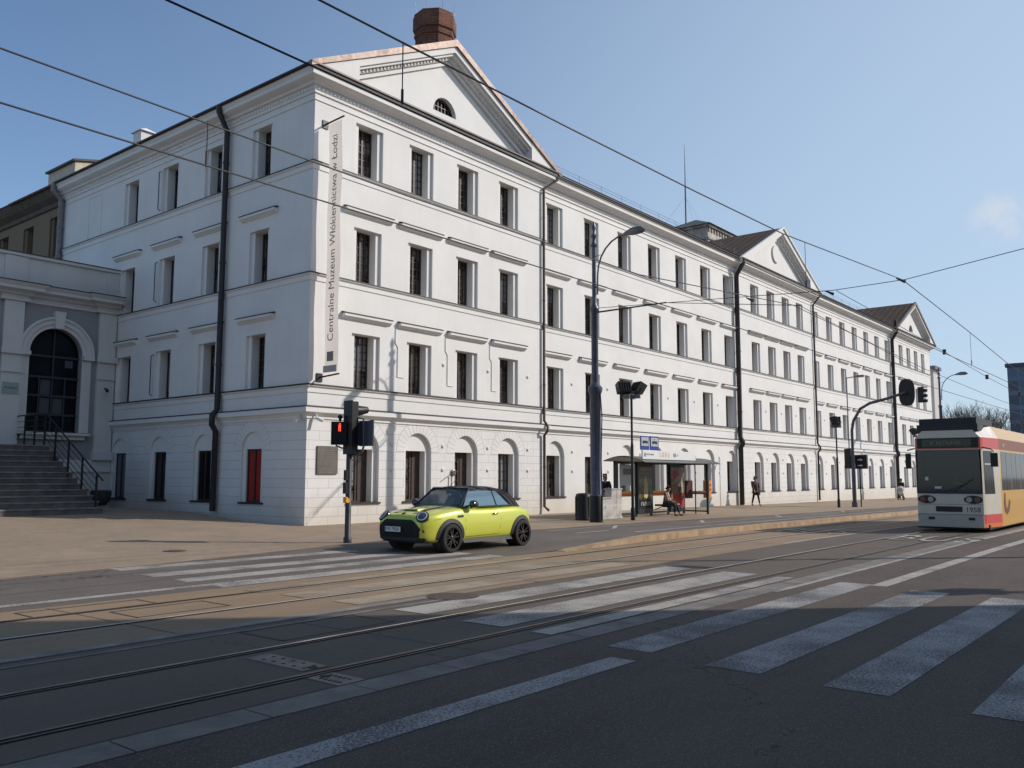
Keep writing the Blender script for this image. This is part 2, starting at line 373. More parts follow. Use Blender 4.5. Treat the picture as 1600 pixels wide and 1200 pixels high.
# kerbs
kb = MB()
def kerb(mb, xs, yf, zt, wd, zb, m=0):
    for a, b in zip(xs, xs[1:]):
        L = b-a; k = 0; nn = max(1, round(L/1.0))
        for k in range(nn):
            p = a+(b-a)*k/nn; q = a+(b-a)*(k+1)/nn-.012
            for (y0a, y0b) in ((yf(p), yf(q)),):
                v = [(p, y0a, zb(p)), (q, y0b, zb(q)), (q, y0b+wd, zb(q)), (p, y0a+wd, zb(p)),
                     (p, y0a+.02, zt(p)), (q, y0b+.02, zt(q)), (q, y0b+wd, zt(q)), (p, y0a+wd, zt(p))]
                mb.add(v, [(0,1,5,4),(1,2,6,5),(2,3,7,6),(3,0,4,7),(4,5,6,7)], m)
KX = [-1.5, 0, 1.5, 3, 5, 8, 12, 20, 28, 33, 36]
def KY(x): return lerp_tab(x, [(-1.5, -11.45), (0, -11.4), (2, -11.3), (33, -11.3), (36, -10.9)])
kerb(kb, KX, KY, lambda x: GX(x)+lerp_tab(x, [(-1.5, -.09), (0, -.03), (3, .06), (33, .06), (36, -.08)]), .32, lambda x: GX(x)-.3)
kb.build('kerb', M_KERB, kind='structure')
kb = MB(); strip(kb, [x for x in XS if x <= -2], lambda x: EDGE(x)-.22, lambda x: EDGE(x), lambda x, y: LZ(x, y)+.003, 1, 1)
kerb(kb, [x for x in XS if 8 <= x <= 100], lambda x: EDGE(x)-.02, lambda x: G(x, EDGE(x))+.004, .12, lambda x: GX(x)-.3)
kb.build('kerb', [M_PAVE, mat('gutter_dirt', (.19, .15, .115), .9, col2=(.10, .075, .055), vs=1.5, bump=.4)], kind='structure')
# rails
def rail(yc):
    o = MB()
    far = yc > -14
    strip(o, XS, yc-(.04 if far else .085), yc+.032, lambda x, y: RZ(x, y)+.006, 1, 0)
    strip(o, XS, yc-.015, yc+.03, lambda x, y: RZ(x, y)+.012, 1, 1)
    if not far: strip(o, XS, yc-.078, yc-.062, lambda x, y: RZ(x, y)+.010, 1, 2)
    return o
for yc, mt in ((-12.0, M_RAILR), (-13.2, M_RAILB), (-15.72, M_RAIL), (-16.95, M_RAILR)):
    rail(yc).build('road', [M_GROOVEB if yc > -14 else M_GROOVE, mt, M_RAILR], kind='structure')
jt = MB()
for k in range(-10, 14, 2):                         # slab joints, slightly skewed
    for (a, b, dx) in ((-14.35, -11.3, .35), (-17.45, -14.55, .3)):
        x = k*3.1+(.0 if a > -15 else 1.1)+random.uniform(-.3, .3)
        p = [(x, a), (x+.014, a), (x+.014-dx*.3, b), (x-dx*.3, b)]
        jt.add([(q[0], q[1], RZ(q[0], 0)+.003) for q in p], [(0, 1, 2, 3)])
for yy in (-14.45, -17.46): strip(jt, [x for x in XS if x < 20], yy-.007, yy+.007, lambda x, y: RZ(x, y)+.0022)
for (x0, y0, x1, y1) in ((-13.2, -12.05, -11.6, -11.4), (-12.4, -12.9, -11.1, -12.2), (-12.2, -15.5, -10.6, -14.7)):
    for q in ((x0, y0, x1, y0+.03), (x0, y1-.03, x1, y1), (x0, y0, x0+.03, y1), (x1-.03, y0, x1, y1)):
        jt.quad((q[0], q[1], -.0962), (q[2], q[1], -.0962), (q[2], q[3], -.0962), (q[0], q[3], -.0962))
jt.build('road', mat('slab_joint', (.06, .05, .042), .9), kind='structure')
# perforated drain plates across the near track
M_PLATE = mat('drain_plate', (.20, .175, .15), .6, .3, var=.4, vs=5)
for (x0, y0, x1, y1) in ((-12.95, -16.82, -12.68, -15.95), (-13.1, -17.48, -12.82, -17.06)):
    t = MB(); t.box(x0, y0, -.2, x1, y1, -.092)
    d = tag(t.build('drain_plate', M_PLATE), 'perforated metal drain plate between the tram rails' if y1 > -16 else 'perforated metal drain plate between outer rail and pale concrete edging', 'drain cover', 'drain plates set across the near track')
    t = MB()
    for k in range(5):
        for j in range(2):
            cx = x0+.07+.13*j; cy = y0+.08+(y1-y0-.12)*k/5+(.03 if j else 0); t.lathe([(.022, -.0918), (.022, -.0905)], 8, (cx, cy, 0))
    t.lathe([(.05, -.0918), (.05, -.0902)], 12, ((x0+x1)/2, y0+.05 if y1 > -16 else y1-.07, 0))
    t.build('drain_hole', M_GROOVE, d)
for (x, y, z, r, lab) in ((-7.87, -5.85, None, .24, 'small dark utility cover in the pavement left of the signal post'), (-8.6, -14.55, -.094, .38, 'worn round manhole cover on the crossing between the tracks')):
    zz = G(x, y)+.006 if z is None else z
    t = MB(); t.lathe([(r, zz-.05), (r, zz), (r*.85, zz+.002), (.01, zz+.002)], 20, (x, y, 0)); tag(t.build('manhole_cover', mat('cast_iron', (.10, .075, .06), .7, .4, var=.5, vs=12)), lab, 'manhole cover')
# painted markings
def stripes(lst, mt, hz=.0035):
    o = MB()
    for (x0, x1, y0, y1) in lst:
        nx = max(1, int((x1-x0)/2)); xs_ = [x0+(x1-x0)*i/nx for i in range(nx+1)]
        strip(o, xs_, y0, y1, lambda x, y: (LZ(x, y) if y > -11.2 else RZ(x, y))+hz)
    return o.build('road_marking', mt, kind='structure')
stripes([(-10.3, -4.9, -8.35, -7.95), (-10.3, -4.2, -9.45, -9.0), (-10.2, -3.4, -10.3, -9.88), (-10.1, -3.3, -11.15, -10.72)], M_PAINT)
stripes([(-10.1, -3.2, -12.13, -11.68), (-10.05, -3.1, -13.1, -12.5), (-10.0, -3.0, -14.15, -13.62)], M_PAINTB, .0055)
stripes([(-10.0, -3.0, -15.4, -14.82), (-10.1, -3.1, -16.72, -16.08), (-10.15, -3.25, -17.44, -17.16)], M_PAINT, .0055)
stripes([(-10.3, -3.35, -18.75, -18.24), (-10.5, -3.7, -19.95, -19.42), (-10.6, -3.8, -21.05, -20.52), (-10.75, -3.9, -22.2, -21.65), (-10.8, -4, -23.4, -22.8), (-30, -10.72, -18.84, -18.56)], M_PAINTD)
stripes([(-40, -9.3, -10.86, -10.68)], M_PAINT)
stripes([(-5.2, 60, -17.95, -17.78), (-3.5, 60, -19.0, -18.76)], M_PAINT, .0045)
stripes([(-60, -8.5, -14.42, -14.26), (-60, -8.5, -14.7, -14.62)], mat('faint_paint', (.2, .19, .18), .85, var=.5, vs=2), .005)
stripes([(4, 60, -14.4, -14.3), (4, 60, -11.75, -11.68)], M_PAINTF, .005)
stripes([(3.2, 5.0, -8.5, -8.38), (4.8, 34, -9.55, -9.42), (3.7, 9.5, -7.05, -6.97), (11.0, 30, -8.3, -8.22), (-.4, .6, -8.1, -8.0), (-.6, .3, -8.9, -8.8)], M_PAINTF)
tk = MB()
for (xa, ya, xb, yb) in ((5.8, -8.0, 7.6, -6.95), (11.4, -8.3, 13.4, -7.2), (18.5, -8.4, 20.5, -7.3), (26.5, -8.4, 29.0, -7.4)):
    tk.add([(q[0], q[1], LZ(q[0], q[1])+.006) for q in ((xa, ya), (xa+.28, ya), (xb+.28, yb), (xb, yb))], [(0, 1, 2, 3)])
tk.build('road_marking', M_PAINTF, kind='structure')
tx = text('BUS', 1.25, M_PAINT, 'road_marking', loc=(8.3, -16.9, RZ(8.3, 0)+.02), rot=(0, 0, -pi/2), ex=.001, sx=.95, sy=2.6, space=1.15); tx['kind'] = 'structure'
tx = text('BUS', 1.25, M_PAINT, 'road_marking', loc=(9.6, -13.1, RZ(9.6, 0)+.02), rot=(0, 0, -pi/2), ex=.001, sx=.95, sy=2.4, space=1.15); tx['kind'] = 'structure'

# ------------------------------------------------------------------ main building
BL = empty('museum_building', (0, 0, 0), 0, 'long white four storey factory museum with three pediments and rows of small paned windows', 'building')
Z3, Z2, Z1, Z0 = 14.155, 10.34, 6.56, 2.54
B3, B2, B1, B0 = 12.23, 8.392, 4.631, 3.95
ROWS = [(7.9, B2, Z2), (11.7, B3, Z3), (3.95, B1, Z1)]
OW = 1.30
SECT = [('A', 0, 12.9, 0.0, [1.83, 4.47, 7.12, 9.76]), ('B', 12.9, 33.5, .2, [13.37+3.055*k for k in range(7)]),
        ('C', 33.5, 46.4, 0.0, [35.3+2.63*k for k in range(4)]), ('D', 46.4, 67.2, .2, [46.83+3.067*k for k in range(7)]),
        ('E', 67.2, 80.3, 0.0, [68.98+2.64*k for k in range(4)])]
LO = [2.38, 5.48, 8.62, 11.76]; LW = 1.18
def Tf(y0): return lambda s, z, d: (s, y0+d, z)
def Tl(s, z, d): return (d, s, z)
def wall_row(mb, T, s0, s1, za, zb, ops, m=0):
    """ops: (a,b,bottom,top) rectangular rebated openings"""
    cur = s0
    q = lambda a, b, c, d: mb.quad(T(a, c, 0), T(b, c, 0), T(b, d, 0), T(a, d, 0), m)
    for (a, b, zo, zt) in ops:
        if a > cur+1e-4: q(cur, a, za, zb)
        q(a, b, za, zo); q(a, b, zt, zb); rebate(mb, T, a, b, zo, zt); cur = b
    if cur < s1: q(cur, s1, za, zb)
def rebate(mb, T, a, b, zo, zt, L=.2, D1=.1, D2=.5, m=0):
    def ring(a0, b0, o0, t0, d0, a1, b1, o1, t1, d1):
        mb.quad(T(a0, o0, d0), T(a0, t0, d0), T(a1, t1, d1), T(a1, o1, d1), m)
        mb.quad(T(b0, o0, d0), T(b0, t0, d0), T(b1, t1, d1), T(b1, o1, d1), m)
        mb.quad(T(a0, t0, d0), T(b0, t0, d0), T(b1, t1, d1), T(a1, t1, d1), m)
        mb.quad(T(a0, o0, d0), T(b0, o0, d0), T(b1, o1, d1), T(a1, o1, d1), m)
    ring(a, b, zo, zt, 0, a, b, zo, zt, D1)
    ring(a, b, zo, zt, D1, a+L, b-L, zo, zt, D1)
    ring(a+L, b-L, zo, zt, D1, a+L, b-L, zo, zt, D2)
def arch_cell(mb, T, c, r, a, b, za, zb, zo, zs, iw, it, m=0, D1=.14, D2=.5, **k):
    """arched niche (centre c, radius r, floor zo, springing zs) inside wall cell [a,b]x[za,zb], window hole half width iw, top it"""
    N = 12
    pts = [(c-r*cos(pi*k/N), zs+r*sin(pi*k/N)) for k in range(N+1)]
    mb.quad(T(a, za, 0), T(b, za, 0), T(b, zo, 0), T(a, zo, 0), m)
    mb.quad(T(a, zo, 0), T(c-r, zo, 0), T(c-r, zb, 0), T(a, zb, 0), m); mb.quad(T(c+r, zo, 0), T(b, zo, 0), T(b, zb, 0), T(c+r, zb, 0), m)
    for (p, q) in zip(pts, pts[1:]):
        mb.quad(T(p[0], p[1], 0), T(q[0], q[1], 0), T(q[0], zb, 0), T(p[0], zb, 0), m)
        mb.quad(T(p[0], p[1], 0), T(q[0], q[1], 0), T(q[0], q[1], D1), T(p[0], p[1], D1), 0)
        mb.quad(T(p[0], p[1], D1), T(q[0], q[1], D1), T(q[0], it, D1), T(p[0], it, D1), 0)
    for s in (-1, 1):
        mb.quad(T(c+s*r, zo, 0), T(c+s*r, zs, 0), T(c+s*r, zs, D1), T(c+s*r, zo, D1), 0)
        mb.quad(T(c+s*r, zo, D1), T(c+s*iw, zo, D1), T(c+s*iw, it, D1), T(c+s*r, it, D1), 0)
        mb.quad(T(c+s*iw, zo, D1), T(c+s*iw, it, D1), T(c+s*iw, it, D2), T(c+s*iw, zo, D2), 0)
    mb.quad(T(c-iw, it, D1), T(c+iw, it, D1), T(c+iw, it, D2), T(c-iw, it, D2), 0)
    mb.quad(T(c-r, zo, 0), T(c+r, zo, 0), T(c+r, zo, D2), T(c-r, zo, D2), 0)
wl = MB(); vqs = []; vq = None; sills = []; hoods = []; anch = []
WINS = []; ARCHES = []
def voussoirs(T, c, zs, r0, r1):
    vq = MB(); vqs.append(vq)
    N = 15
    for k in range(N+1):
        a = pi*k/N; d = .006; ca, sa = -cos(a), sin(a); nx, nz = -sa*d, -ca*d*-1
        p = [(c+r0*ca+nx, zs+r0*sa+nz), (c+r1*ca+nx, zs+r1*sa+nz), (c+r1*ca-nx, zs+r1*sa-nz), (c+r0*ca-nx, zs+r0*sa-nz)]
        vq.add([T(q[0], q[1], -.006) for q in p], [(0, 1, 2, 3)], 1)
    M_ = 20
    for k in range(M_):
        a, b = pi*k/M_, pi*(k+1)/M_
        vq.add([T(c-r0*cos(a), zs+r0*sin(a), -.003), T(c-r1*cos(a), zs+r1*sin(a), -.003), T(c-r1*cos(b), zs+r1*sin(b), -.003), T(c-r0*cos(b), zs+r0*sin(b), -.003)], [(0, 1, 2, 3)], 0)
        vq.add([T(c-r1*cos(a), zs+r1*sin(a), -.005), T(c-(r1+.012)*cos(a), zs+(r1+.012)*sin(a), -.005), T(c-(r1+.012)*cos(b), zs+(r1+.012)*sin(b), -.005), T(c-r1*cos(b), zs+r1*sin(b), -.005)], [(0, 1, 2, 3)], 1)
def facade(T, s0, s1, ops, ow, kind, rz, ash, P):
    base_m = 1 if ash else 0
    for (za, zb, zo, zt) in ((3.95, 7.9, B1, Z1), (7.9, 11.7, B2, Z2), (11.7, 15.0, B3, Z3)):
        wall_row(wl, T, s0, s1, za, zb, [(a, a+ow, zo, zt) for a in ops], 0)
        for a in ops: WINS.append((P(a+.2, .42, zo), rz, ow-.4, zt-zo-.01, zo))
    mids = [s0]+[(ops[i]+ow+ops[i+1])/2 for i in range(len(ops)-1)]+[s1]
    r = ow/2+.05; iw = ow/2-.15
    for i, a in enumerate(ops):
        c = a+ow/2; arch_cell(wl, T, c, min(r, c-mids[i]-.005, mids[i+1]-c-.005), mids[i], mids[i+1], -1.2, 3.95, .70, 2.5, iw, Z0, base_m, D1=.07 if kind == 'L' else .14, D2=.22 if kind == 'L' else .5)
        ARCHES.append((P(c-iw, .12 if kind == 'L' else .42, .70), rz, 2*iw, Z0-.70, kind, i))
        if ash == 2: voussoirs(T, c, 2.5, r+.0, r+.40)
        sill = MB(); sills.append(sill); sill.prism([(-.05, .70), (-.05, .64), (.30, .64), (.30, .72)], c-r-.08, c+r+.08, lambda d, z, s: T(s, z, d))
    for (zh) in (10.98, 7.22):
        for a in ops:
            h0, h1 = max(a-.46, s0+.02), a+ow+.46
            f = lambda d, z, s: T(s, z, -d)
            hood = MB(); hoods.append(hood)
            hood.prism([(0, zh-.22), (.03, zh-.21), (.13, zh-.13), (.17, zh-.12), (.17, zh-.03), (0, zh-.02)], h0, h1, f, 0)
            hood.prism([(0, zh-.02), (.19, zh-.03), (.19, zh), (0, zh+.05)], h0-.02, h1+.02, f, 1)
for (nm, x0, x1, y0, ops) in SECT:
    ash = 2 if nm == 'A' else (1 if nm == 'C' else 0)
    facade(Tf(y0), x0, x1, ops, OW, nm, 0, ash, lambda s, d, z, y0=y0: (s, y0+d, z))
    for i, a in enumerate(ops):                    # tie-plate anchors between windows
        for zz in (5.9, 2.75, 1.85) if nm != 'A' or i else (2.75, 1.85):
            xa = a+OW+.67
            if xa < x1-.2 or i < len(ops)-1:
                anch.append((xa, y0, zz))
for (xs_, y0) in ((12.9, 0), (33.5, 0), (46.4, 0), (67.2, 0)):       # returns between projecting and recessed bays
    wl.quad((xs_, 0, -1.2), (xs_, .2, -1.2), (xs_, .2, 15.4), (xs_, 0, 15.4))
# left (west) face
facade(Tl, 0, 14.2, LO, LW, 'L', -pi/2, 2, lambda s, d, z: (d, s, z))
for (za, zb, ops) in ((-1.2, 11.7, []), (11.7, 15.0, [])):
    wl.quad((0, 14.2, za), (0, 18.9, za), (0, 18.9, zb), (0, 14.2, zb))
wl.quad((80.3, 0, -1.2), (80.3, 25, -1.2), (80.3, 25, 15.4), (80.3, 0, 15.4))
wl.build('wall', [M_WALL, M_ASH], BL, fix=False)
bn = MB(); bn.box(-.02, 15.0, 12.3, .0, 15.06, 14.22); bn.box(-.02, 16.2, 12.3, .0, 16.26, 14.22); bn.box(-.02, 15.06, 14.17, 0, 16.2, 14.22); bn.build('blind_niche', M_TRIM, BL)
for q in vqs: q.build('arch_stones', [M_WALL, M_LINE], BL, fix=False)
for q in sills: q.build('window_sill', M_FLASH, BL)
for q in hoods: q.build('window_hood', [M_TRIM, M_FLASH], BL)
q = MB(); q.lathe([(.085, .01), (.085, -.015), (.05, -.03), (.05, -.05), (.01, -.055)], 10, (0, 0, 0), 'y'); q = q.build('anchor_plate', M_TRIM, BL, smooth=True); q.location = anch[0]
for a in anch[1:99]:
    c = q.copy(); COL.objects.link(c); c.location = a
# mouldings swept round the facade
PATH = [(0, 18.9), (0, 0), (12.9, 0), (12.9, .2), (33.5, .2), (33.5, 0), (46.4, 0), (46.4, .2), (67.2, .2), (67.2, 0), (80.3, 0), (80.3, 12)]
def sweep(mb, prof, path=PATH, mats=None):
    n = len(path); N = []
    for a, b in zip(path, path[1:]):
        d = Vector((b[0]-a[0], b[1]-a[1])).normalized(); N.append(Vector((d.y, -d.x)))
    rings = []
    for i in range(n):
        if i == 0: o = N[0]
        elif i == n-1: o = N[-1]
        else:
            s = N[i-1]+N[i]; o = s/(s.dot(N[i]))
        rings.append([(path[i][0]+o.x*p, path[i][1]+o.y*p, z) for p, z in prof])
    for i in range(n-1):
        for k in range(len(prof)-1): mb.quad(rings[i][k], rings[i+1][k], rings[i+1][k+1], rings[i][k+1], mats[k] if mats else 0)
bt = MB()
for b in (B1, B2, B3):
    sweep(bt, [(0, b-.27), (.03, b-.27), (.03, b-.11), (.09, b-.07), (.09, b-.04), (.105, b-.045), (.105, b+.0), (0, b+.03)], mats=[0, 0, 0, 0, 0, 1, 1])
sweep(bt, [(0, 14.37), (.035, 14.375), (.035, 14.41), (0, 14.43)])
bt.build('string_course', [M_TRIM, M_FLASH], BL)
gc = MB()
sweep(gc, [(0, 3.50), (.04, 3.5), (.04, 3.57), (.12, 3.66), (.2, 3.70), (.2, 3.86)])
sweep(gc, [(.2, 3.86), (.212, 3.858), (.212, 3.88), (0, 3.93)], mats=[1, 1, 1])
gc.build('ground_floor_cornice', [M_TRIM, M_FLASH], BL)
mc = MB()
sweep(mc, [(0, 14.62), (.05, 14.62), (.05, 14.70), (.07, 14.72), (.07, 14.86), (.16, 14.88), (.20, 14.95), (.34, 15.0), (.44, 15.05), (.44, 15.16), (.50, 15.24), (.52, 15.30)])
mc.build('main_cornice', M_TRIM, BL)
gt = MB(); sweep(gt, [(.50, 15.30), (.57, 15.29), (.60, 15.32), (.60, 15.38), (.45, 15.40), (0, 15.46)]); gt.build('roof_gutter', M_PIPE, BL)
dn = MB()
def dentils_line(p, q, out, z0, z1):
    p, q = Vector(p), Vector(q); L = (q-p).length; d = (q-p)/L; nrm = Vector((d.y, -d.x)); k = int(L/.17)
    for i in range(k):
        a = p+d*(i+.25)*L/k; b = p+d*(i+.75)*L/k
        vs = [(v.x+nrm.x*o, v.y+nrm.y*o, z) for z in (z0, z1) for v, o in ((a, .06), (b, .06), (b, out), (a, out))]
        dn.add(vs, [(0,1,2,3),(4,5,6,7),(0,1,5,4),(1,2,6,5),(2,3,7,6),(3,0,4,7)])
for a, b in zip(PATH[:-1], PATH[1:]):
    if abs(a[0]-b[0])+abs(a[1]-b[1]) > 1: dentils_line(a, b, .10, 14.74, 14.83)
# pediments
def pediment(x0, x1, full):
    xc = (x0+x1)/2; zb = 15.42; slope = (18.82-15.35)/(xc-(x0-.55)); oz = lambda x, off=0: 15.35+(x-(x0-.55))*slope if x <= xc else 15.35+((x1+.55)-x)*slope
    pd = MB(); F = lambda p, q, t: (p, t, q)
    # tympanum with half-round window hole (hole made by strips)
    hx, hr, hz = xc-.05, .66, 15.98
    N = 10
    cols = [x0, hx-hr]+[hx-hr*cos(pi*k/N) for k in range(1, N)]+[hx+hr, x1]
    top = lambda x: oz(x)-.25
    cols = sorted(set(cols+[xc]))
    for a, b in zip(cols, cols[1:]):
        m_ = (a+b)/2
        if full and abs(m_-hx) < hr:
            ha = hz+math.sqrt(max(0, hr**2-(a-hx)**2)); hb = hz+math.sqrt(max(0, hr**2-(b-hx)**2))
            pd.quad((a, .02, zb-.1), (b, .02, zb-.1), (b, .02, hz), (a, .02, hz))
            pd.quad((a, .02, ha), (b, .02, hb), (b, .02, top(b)), (a, .02, top(a)))
            pd.quad((a, .02, ha), (b, .02, hb), (b, .3, hb), (a, .3, ha))
            pd.quad((a, .02, hz), (b, .02, hz), (b, .3, hz), (a, .3, hz))
        else: pd.quad((a, .02, zb-.1), (b, .02, zb-.1), (b, .02, top(b)), (a, .02, top(a)))
    # raking cornices: outer and inner members
    for s in (-1, 1):
        ends = (x0-.50, xc) if s < 0 else (x1+.50, xc)
        inn = (x0+1.5, xc) if s < 0 else (x1-1.5, xc)
        def member(xa, xb, o0, o1, y0, y1, m=0):
            pd.prism([(xa, oz(xa)-o0), (xb, oz(xb)-o0), (xb, oz(xb)-o1), (xa, oz(xa)-o1)], y0, y1, F, m)
        member(inn[0], inn[1], .03, .40, -.50, .0)
        member(inn[0], inn[1], .40, .50, -.40, .0)
        member(inn[0], inn[1], .50, .62, -.22, .0)
        member(inn[0], inn[1], .62, .80, -.10, .018)
        # end block: plain wedge flush with the outer member
        xe = ends[0]; pd.prism([(xe, oz(xe)-.03), (inn[0], oz(inn[0])-.03), (inn[0], 15.42), (xe, 15.36)], -.51, .0, F)
        k = int(abs(xc-inn[0])/.17)
        if full:
            for i in range(1, k-1):
                xa = inn[0]+(xc-inn[0])*i/k; xb = xa+(xc-inn[0])*.5/k
                pd.prism([(xa, oz(xa)-.50), (xb, oz(xb)-.50), (xb, oz(xb)-.60), (xa, oz(xa)-.585)], -.27, -.2, F)
    pd.build('pediment', M_TRIM, BL, fix=True)
    cp = MB()
    for s in (-1, 1):
        xe = x0-.62 if s < 0 else x1+.62
        cp.prism([(xe, oz(xe)-.12), (xc, oz(xc)-.16), (xc, oz(xc)+.12), (xe, oz(xe)+.07)] if full else [(xe, oz(xe)-.04), (xc, oz(xc)-.04), (xc, oz(xc)+.10), (xe, oz(xe)+.07)], -.59, -.40, F)
    cp.build('gable_capping', M_COPPER if full else M_TRIM, BL)
    # roof slopes
    rf = MB(); 
    for s in (-1, 1):
        xe = x0-.55 if s < 0 else x1+.55
        e0 = (xe, -.45, oz(xe)+.02); e1 = (xe, 24, oz(xe)+.02); t0 = (xc, -.45, oz(xc)+.04); t1 = (xc, 24, oz(xc)+.04)
        rf.add([e0, e1, t1, t0, (e0[0], e0[1], e0[2]-.1), (e1[0], e1[1], e1[2]-.1), (t1[0], t1[1], t1[2]-.1), (t0[0], t0[1], t0[2]-.1)], [(0, 1, 2, 3), (4, 5, 6, 7), (0, 1, 5, 4), (1, 2, 6, 5), (2, 3, 7, 6), (3, 0, 4, 7)])
    rf.build('roof', M_ROOF, BL)
    if full:
        lw = MB(); pts = [(hx-hr*cos(pi*k/12), hz+hr*sin(pi*k/12)) for k in range(13)]
        for p, q in zip(pts, pts[1:]):
            lw.prism([p, q, (hx+(q[0]-hx)*.88, hz+(q[1]-hz)*.88), (hx+(p[0]-hx)*.88, hz+(p[1]-hz)*.88)], .20, .26, F)
        lw.box(hx-hr, .20, hz, hx+hr, .26, hz+.06)
        for dx in (-.4, -.2, 0, .2, .4): lw.box(hx+dx-.015, .21, hz, hx+dx+.015, .25, hz+math.sqrt(hr*hr-dx*dx)-.03)
        lw.box(hx-hr*.85, .212, hz+.3, hx+hr*.85, .248, hz+.33)
        lo = lw.build('lunette_window', M_FRAME, BL)
        gp = MB(); gp.add([(p[0], .27, p[1]) for p in pts], [tuple(range(13))]); gp.build('pane', M_GLASSD, lo)
for (a, b, f) in ((0, 12.9, True), (33.5, 46.4, False), (67.2, 80.3, True)): pediment(a, b, f)
cq = MB(); cq.lathe([(.62, 0), (.62, .1), (.5, .12), (.5, .04), (.42, .04), (.1, .1), (.02, .1)], 20, (39.7, -.09, 17.0), 'y')
cq.build('round_crest', M_TRIM, BL, smooth=True)
dn.build('dentil_band', M_TRIM, BL, kind='stuff')
# roofs over the recessed bays
for (x0, x1) in ((12.9, 33.5), (46.4, 67.2)):
    rb = MB()
    rb.add([(x0, -.35, 15.46), (x1, -.35, 15.46), (x1, 9, 17.4), (x0, 9, 17.4), (x1, 18, 15.5), (x0, 18, 15.5)], [(0, 1, 2, 3), (3, 2, 4, 5)])
    rb.build('roof', M_ROOFX, BL)
sr = MB()                                           # snow guard rail on the roof
for (x0, x1) in ((13.6, 33.0), (46.9, 66.8)):
    for dz in (.22, .36): sr.tube([(x0, -.2, 15.5+dz), (x1, -.2, 15.5+dz)], .008, 5)
    x = x0
    while x < x1: sr.tube([(x, -.2, 15.45), (x, -.2, 15.9)], .01, 5); x += 1.9
sr.build('roof_guard_rail', M_GREYM, BL)
vh = MB(); vh.box(13.5, .2, 15.5, 14.3, 1.0, 15.95); vh.build('roof_hatch', M_FLASH, BL)
# lightning rods on the gable and window box at roof
# windows (own part each, pane as sub-part)
def window_mesh(w, h, nx, nz, shut=0.0):
    m = MB(); f = .055
    m.box(0, 0, 0, f, .07, h); m.box(w-f, 0, 0, w, .07, h); m.box(f, 0, 0, w-f, .07, f); m.box(f, 0, h-f, w-f, .07, h)
    m.box(w/2-.035, -.005, f, w/2+.035, .068, h-f)
    for i in range(1, nx):
        x = w*i/nx
        if abs(x-w/2) > .05: m.box(x-.014, .012, f, x+.014, .055, h-f)
    for j in range(1, nz): z = h*j/nz; m.box(f, .01, z-.014, w/2-.035, .053, z+.014); m.box(w/2+.035, .01, z-.014, w-f, .053, z+.014)
    if shut: m.box(w*(1-shut), -.012, f, w-f, .0, h-f)
    return m
cache = {}
def place_window(name, pos, rz, w, h, nx, nz, gm, shut=0.0, label=None):
    key = (name, round(w, 3), round(h, 3), gm.name, shut)
    if key not in cache:
        o = window_mesh(w, h, nx, nz, shut).build(name, M_FRAME, BL); p = MB(); p.quad((.03, .04, .03), (w-.03, .04, .03), (w-.03, .04, h-.03), (.03, .04, h-.03))
        q = p.build('pane', gm, o, fix=False); cache[key] = (o, q); no, nq = o, q
    else:
        o, q = cache[key]; no = o.copy(); COL.objects.link(no); no.parent = BL; nq = q.copy(); COL.objects.link(nq); nq.parent = no
    no.location = pos; no.rotation_euler = (0, 0, rz)
    if label: no['label'] = label
    return no
for (pos, rz, w_, h_, zo) in WINS:
    x, y, z = pos
    if rz: y = y+w_                                 # west face windows run the other way
    place_window('window', (x, y, z), rz, w_, h_, 4, 7, M_GLASS)
for (pos, rz, w_, h_, kd, i) in ARCHES:
    x, y, z = pos
    if rz: y = y+w_
    gm, sh, lb = M_GLASS, 0.0, None
    if kd == 'A' and i < 3: sh = .42
    if kd == 'L': gm = [M_RED, M_GLASSD, M_GLASSD, M_PANEL][i]; lb = 'street level window blanked with a red panel' if i == 0 else None
    place_window('arched_window', (x, y, z), rz, w_, h_, 2 if kd == 'L' else 4, 1 if kd == 'L' else 5, gm, sh, lb)
# drainpipes
def pipe(pts, r, mt, shoe=True):
    o = MB(); o.tube(pts, r, 12)
    z0, z1 = pts[-1][2], pts[-2][2]
    for z in (2.0, 5.6, 9.4, 13.2):
        for a, b in zip(pts, pts[1:]):
            if abs(a[0]-b[0])+abs(a[1]-b[1]) < .02 and min(a[2], b[2]) < z < max(a[2], b[2]): o.tube([(a[0], a[1], z), (a[0], a[1], z+.06)], r*1.18, 12)
    return o.build('drainpipe', mt, BL, smooth=True)
pipe([(-.55, 4.98, 15.3), (-.55, 4.98, 15.1), (-.17, 4.98, 14.45), (-.17, 4.98, 4.0), (-.36, 4.98, 3.8), (-.36, 4.98, 3.45), (-.17, 5.02, 3.2), (-.17, 5.05, .35)], .105, M_PIPE)
pipe([(-.55, 18.75, 15.3), (-.55, 18.75, 15.0), (-.16, 18.75, 14.6), (-.16, 18.75, 9.0)], .13, M_PIPEG)
pipe([(13.35, -.45, 15.3), (13.35, -.45, 15.05), (12.78, -.11, 14.55), (12.78, -.11, 4.05), (12.78, -.30, 3.8), (12.78, -.30, 3.6), (12.78, -.11, 3.4), (12.78, -.11, .3), (12.9, -.28, .12)], .062, M_PIPEB)
pipe([(33.3, -.45, 15.3), (33.3, -.45, 15.05), (33.22, -.02, 14.3), (33.22, -.02, 4.05), (33.22, -.16, 3.8), (33.22, -.16, 3.6), (33.22, -.02, 3.4), (33.22, -.02, -.1)], .14, M_PIPE)
pipe([(46.75, -.45, 15.3), (46.75, -.45, 15.05), (46.3, -.12, 14.4), (46.3, -.12, 4.05), (46.3, -.3, 3.8), (46.3, -.3, 3.6), (46.3, -.12, 3.4), (46.3, -.12, -.1)], .07, M_PIPE)
